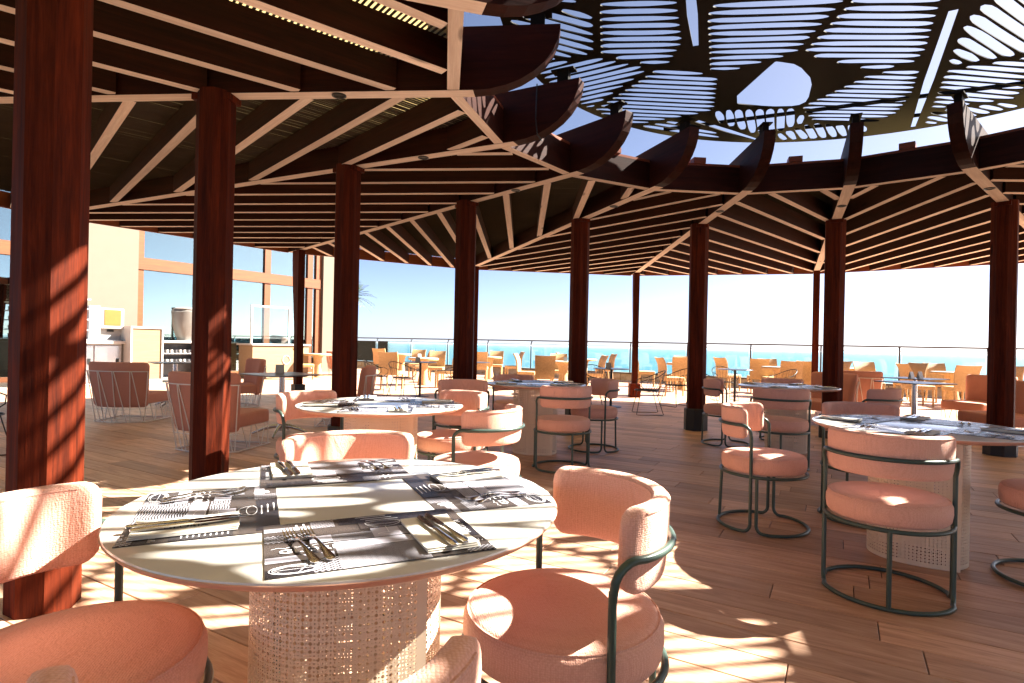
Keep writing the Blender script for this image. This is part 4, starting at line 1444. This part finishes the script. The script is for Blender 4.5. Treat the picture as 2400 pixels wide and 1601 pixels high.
# local X runs towards the right end of the wall, local -Y faces the terrace
bar = local_thing('buffet_bar', 'pale plywood buffet bar with a printed ring, in front of the right-hand window', 'bar', 3.95, 1.9)
rbox(MB(), (0, 0, .50), (1.95, .7, .98), .006).build('cabinet', M['ply'], bar)
rbox(MB(), (0, 0, 1.02), (2.05, .8, .05), .006).build('worktop', M['white'], bar)
rg = MB(); rr_ = []
for i in range(28):
    a = 2 * pi * i / 28
    rr_.append((.15 + .13 * cos(a), -.353, .55 + .13 * sin(a)))
rg.tube(rr_, .018, 6, True)
rg.build('printed_ring', M['white'], bar, 60)
gd = local_thing('sneeze_guard', 'white-framed glass sneeze guard standing on the plywood bar', 'screen', 3.95, 1.9)
gd.location.z = 1.046
for x in (-.96, .30): MB().box((x, -.25, .55), (.05, .05, 1.1)).build('upright', M['white'], gd)
MB().box((-.33, -.25, 1.115), (1.32, .06, .05)).build('top_bar', M['white'], gd)
MB().box((-.33, -.25, .55), (1.20, .008, 1.07)).build('glass', M['rail_glass'], gd)
def crumple(m, c, s, seed, n=2):
    bmm = bmesh.new()
    bmesh.ops.create_icosphere(bmm, subdivisions=3, radius=1)
    rs_ = random.Random(seed)
    dirs = [Vector((rs_.uniform(-1, 1), rs_.uniform(-1, 1), rs_.uniform(-1, 1))).normalized() for _ in range(26)]
    vs = []
    for v in bmm.verts:
        k = 1 + .16 * sum(max(0, v.co.dot(d)) ** 14 for d in dirs) - .1
        p = v.co * k
        vs.append((c[0] + p.x * s[0], c[1] + p.y * s[1], max(c[2] + p.z * s[2], c[2] - s[2] * .8)))
    m.add(vs, [tuple(v.index for v in f.verts) for f in bmm.faces])
    bmm.free()
    return m
q = wl(3.85, 1.95)
tag(crumple(MB(), (0, 0, .12), (.27, .2, .15), 5).build('bag', M['tarp'], None, 25, (q.x, q.y, 1.045)), 'crumpled grey bag lying on the plywood bar', 'bag')

bx = local_thing('plywood_cabinet', 'tall pale plywood cabinet with white edges left of the steel shelf', 'cabinet', 7.82, 2.0)
rbox(MB(), (0, 0, .745), (.68, .6, 1.27), .006).build('cabinet', M['ply'], bx)
MB().box((0, 0, .055), (.74, .64, .11)).build('foot', M['white'], bx)
MB().box((0, 0, 1.407), (.76, .66, .05)).build('top', M['white'], bx)
for x in (-.362, .362): MB().box((x, -.01, .745), (.04, .64, 1.27)).build('side_panel', M['white'], bx)

ct = local_thing('steel_counter', 'white-topped counter with steel doors behind the leftmost post', 'counter', 9.15, 1.7)
rbox(MB(), (0, 0, 1.02), (1.9, .75, .07), .006).build('worktop', M['white'], ct)
MB().box((0, .04, .49), (1.8, .62, .97)).build('carcass', M['grey_plastic'], ct)
for i in range(3):
    dd_ = rbox(MB(), (-.60 + i * .60, -.285, .50), (.57, .02, .88), .005).build('door', M['steel'], ct)
    MB().box((-.60 + i * .6 + .2, -.31, .56), (.05, .02, .14)).build('handle', M['black_metal'], dd_)
ds = local_thing('drinks_dispenser', 'grey and white drinks dispenser with an orange picture on the counter', 'dispenser', 8.60, 1.7)
ds.location.z = 1.056
rbox(MB(), (.16, -.02, .55), (.5, .42, .50), .02).build('display_head', M['white'], ds)
MB().box((.16, -.236, .57), (.36, .01, .38)).build('picture_panel', M['orange'], ds)
rbox(MB(), (.16, .06, .17), (.5, .30, .30), .015).build('body', M['white'], ds)
rbox(MB(), (-.22, .0, .42), (.24, .45, .84), .015).build('cooler_tower', M['grey_plastic'], ds)
MB().box((.16, -.11, .25), (.14, .03, .05)).build('tap', M['black_metal'], ds)
rbox(MB(), (.16, -.08, .015), (.46, .30, .03), .008).build('drip_tray', M['steel'], ds)
sf = local_thing('cup_rack', 'dark shelf rack of cups beside the drinks dispenser', 'shelf', 9.15, 1.72)
sf.location.z = 1.056
for z in (.02, .25, .5, .75, .98): MB().box((0, 0, z), (.5, .4, .03)).build('shelf', M['white'] if z > .9 else M['grey_plastic'], sf)
MB().box((0, .19, .5), (.5, .02, .96)).build('back_panel', M['dark_top'], sf)
for z in (.035, .265, .515, .765):
    for i in range(4):
        MB().lathe([(0, 0), (.035, 0), (.045, .10), (.04, .10), (.032, .01), (0, .01)], 12, (-.17 + i * .112, -.05)).build('cup', M['white'] if (i + int(z * 9)) % 3 else M['dark_top'], sf, 40, (0, 0, z))
sh = local_thing('display_shelf', 'open steel shelf of small jars under a white top, left of the second post', 'shelf', 6.85, 1.9)
rbox(MB(), (0, 0, 1.06), (1.2, .6, .06), .006).build('worktop', M['white'], sh)
for x in (-.56, .56): MB().box((x, 0, .515), (.05, .55, 1.03)).build('upright', M['steel'], sh)
for z in (.12, .50, .75): MB().box((0, 0, z), (1.07, .5, .03)).build('shelf', M['steel'], sh)
MB().box((0, .24, .56), (1.07, .02, .88)).build('back_panel', M['dark_top'], sh)
JAR = MB().lathe([(0, 0), (.038, 0), (.04, .05), (.036, .085), (0, .085)], 10).mesh('jar', M['white'], 40)
JARB = MB().lathe([(0, 0), (.038, 0), (.04, .05), (.036, .085), (0, .085)], 10).mesh('jar', M['dark_top'], 40)
for z in (.516, .766):
    for r_ in range(2):
        for i in range(10):
            link('jar', JAR if (i + r_) % 3 else JARB, sh, (-.49 + i * .11, -.18 + r_ * .13, z))
cm = local_thing('covered_machine', 'coffee machine under a grey vinyl cover on the display shelf', 'machine', 6.62, 1.9)
cm.location.z = 1.091
cv = MB()
vs = []; fs = []
pf = [(.26, .0), (.25, .06), (.30, .15), (.37, .40), (.40, .62), (.41, .78), (.36, .84), (.2, .87), (0, .87)]
NSG = 28
for (r_, z_) in pf:
    for i in range(NSG):
        a = 2 * pi * i / NSG
        wv = 1 + .035 * sin(5 * a + z_ * 6) + .02 * sin(11 * a - z_ * 9)
        vs.append((r_ * wv * cos(a), r_ * .8 * wv * sin(a), z_ + .015 * sin(3 * a) * (z_ > .5)))
for j in range(len(pf) - 1):
    for i in range(NSG):
        i2 = (i + 1) % NSG
        fs.append((j * NSG + i, j * NSG + i2, (j + 1) * NSG + i2, (j + 1) * NSG + i))
cv.add(vs, fs)
cv.build('cover', M['tarp'], cm, 35)
MB().lathe([(0, .86), (.30, .86), (.34, .84), (.345, .87), (.2, .90), (0, .90)], 24).build('lid', M['white'], cm, 40)

# palm behind the third post
palm = thing('palm_tree', 'small palm with spiky fronds showing right of the third post', 'tree', (-6.62, 24.0, 0))
MB().tube([(0, 0, 0), (.03, .02, 1.2), (.0, .0, 2.4), (-.02, .0, 3.0)], [.12, .10, .09, .07], 10).build('trunk', M['bark'], palm, 60)
rs = random.Random(5)
for i in range(26):
    a = rs.uniform(0, 2 * pi); el = rs.uniform(-.35, 1.3); L = rs.uniform(.65, .95)
    m = MB()
    pts = []
    for j in range(8):
        t_ = j / 7
        rr_ = L * t_ * cos(el) ; zz = L * t_ * sin(el) - .35 * t_ * t_ * cos(el)
        pts.append(Vector((rr_ * cos(a), rr_ * sin(a), 3.0 + zz)))
    m.tube(pts, [.012 * (1 - .8 * j / 7) for j in range(8)], 5)
    sd = Vector((-sin(a), cos(a), 0))
    for j in range(1, 8):
        for s_2 in (-1, 1):
            b = pts[j]; ln = .24 * (1 - .5 * abs(j / 7 - .45))
            tip = b + sd * s_2 * ln * .8 + (pts[j] - pts[j - 1]).normalized() * ln * .6 - Vector((0, 0, .05))
            w_ = (pts[j] - pts[j - 1]).normalized() * .018
            mid = (b + tip) / 2 + Vector((0, 0, .01))
            m.add([b, mid - w_, tip, mid + w_], [(0, 1, 2, 3)])
    m.build('frond', M['leaf'], palm)

# ------------------------------------------------------------------ sea haze
hz_ = MB()
hz_.box((0, 0, -9.0), (178000, 178000, 34.0))
t = NT('sea_haze')
for n in list(t.t.nodes):
    if n != t.out: t.t.nodes.remove(n)
pv = t.n("ShaderNodeVolumePrincipled")
pv.inputs["Color"].default_value = (0.80, 0.88, 0.95, 1)
pv.inputs["Density"].default_value = 4.5e-5
pv.inputs["Anisotropy"].default_value = 0.2
t.l(pv.outputs[0], t.out.inputs["Volume"])
ho = hz_.build('haze', t.m); ho['kind'] = 'stuff'
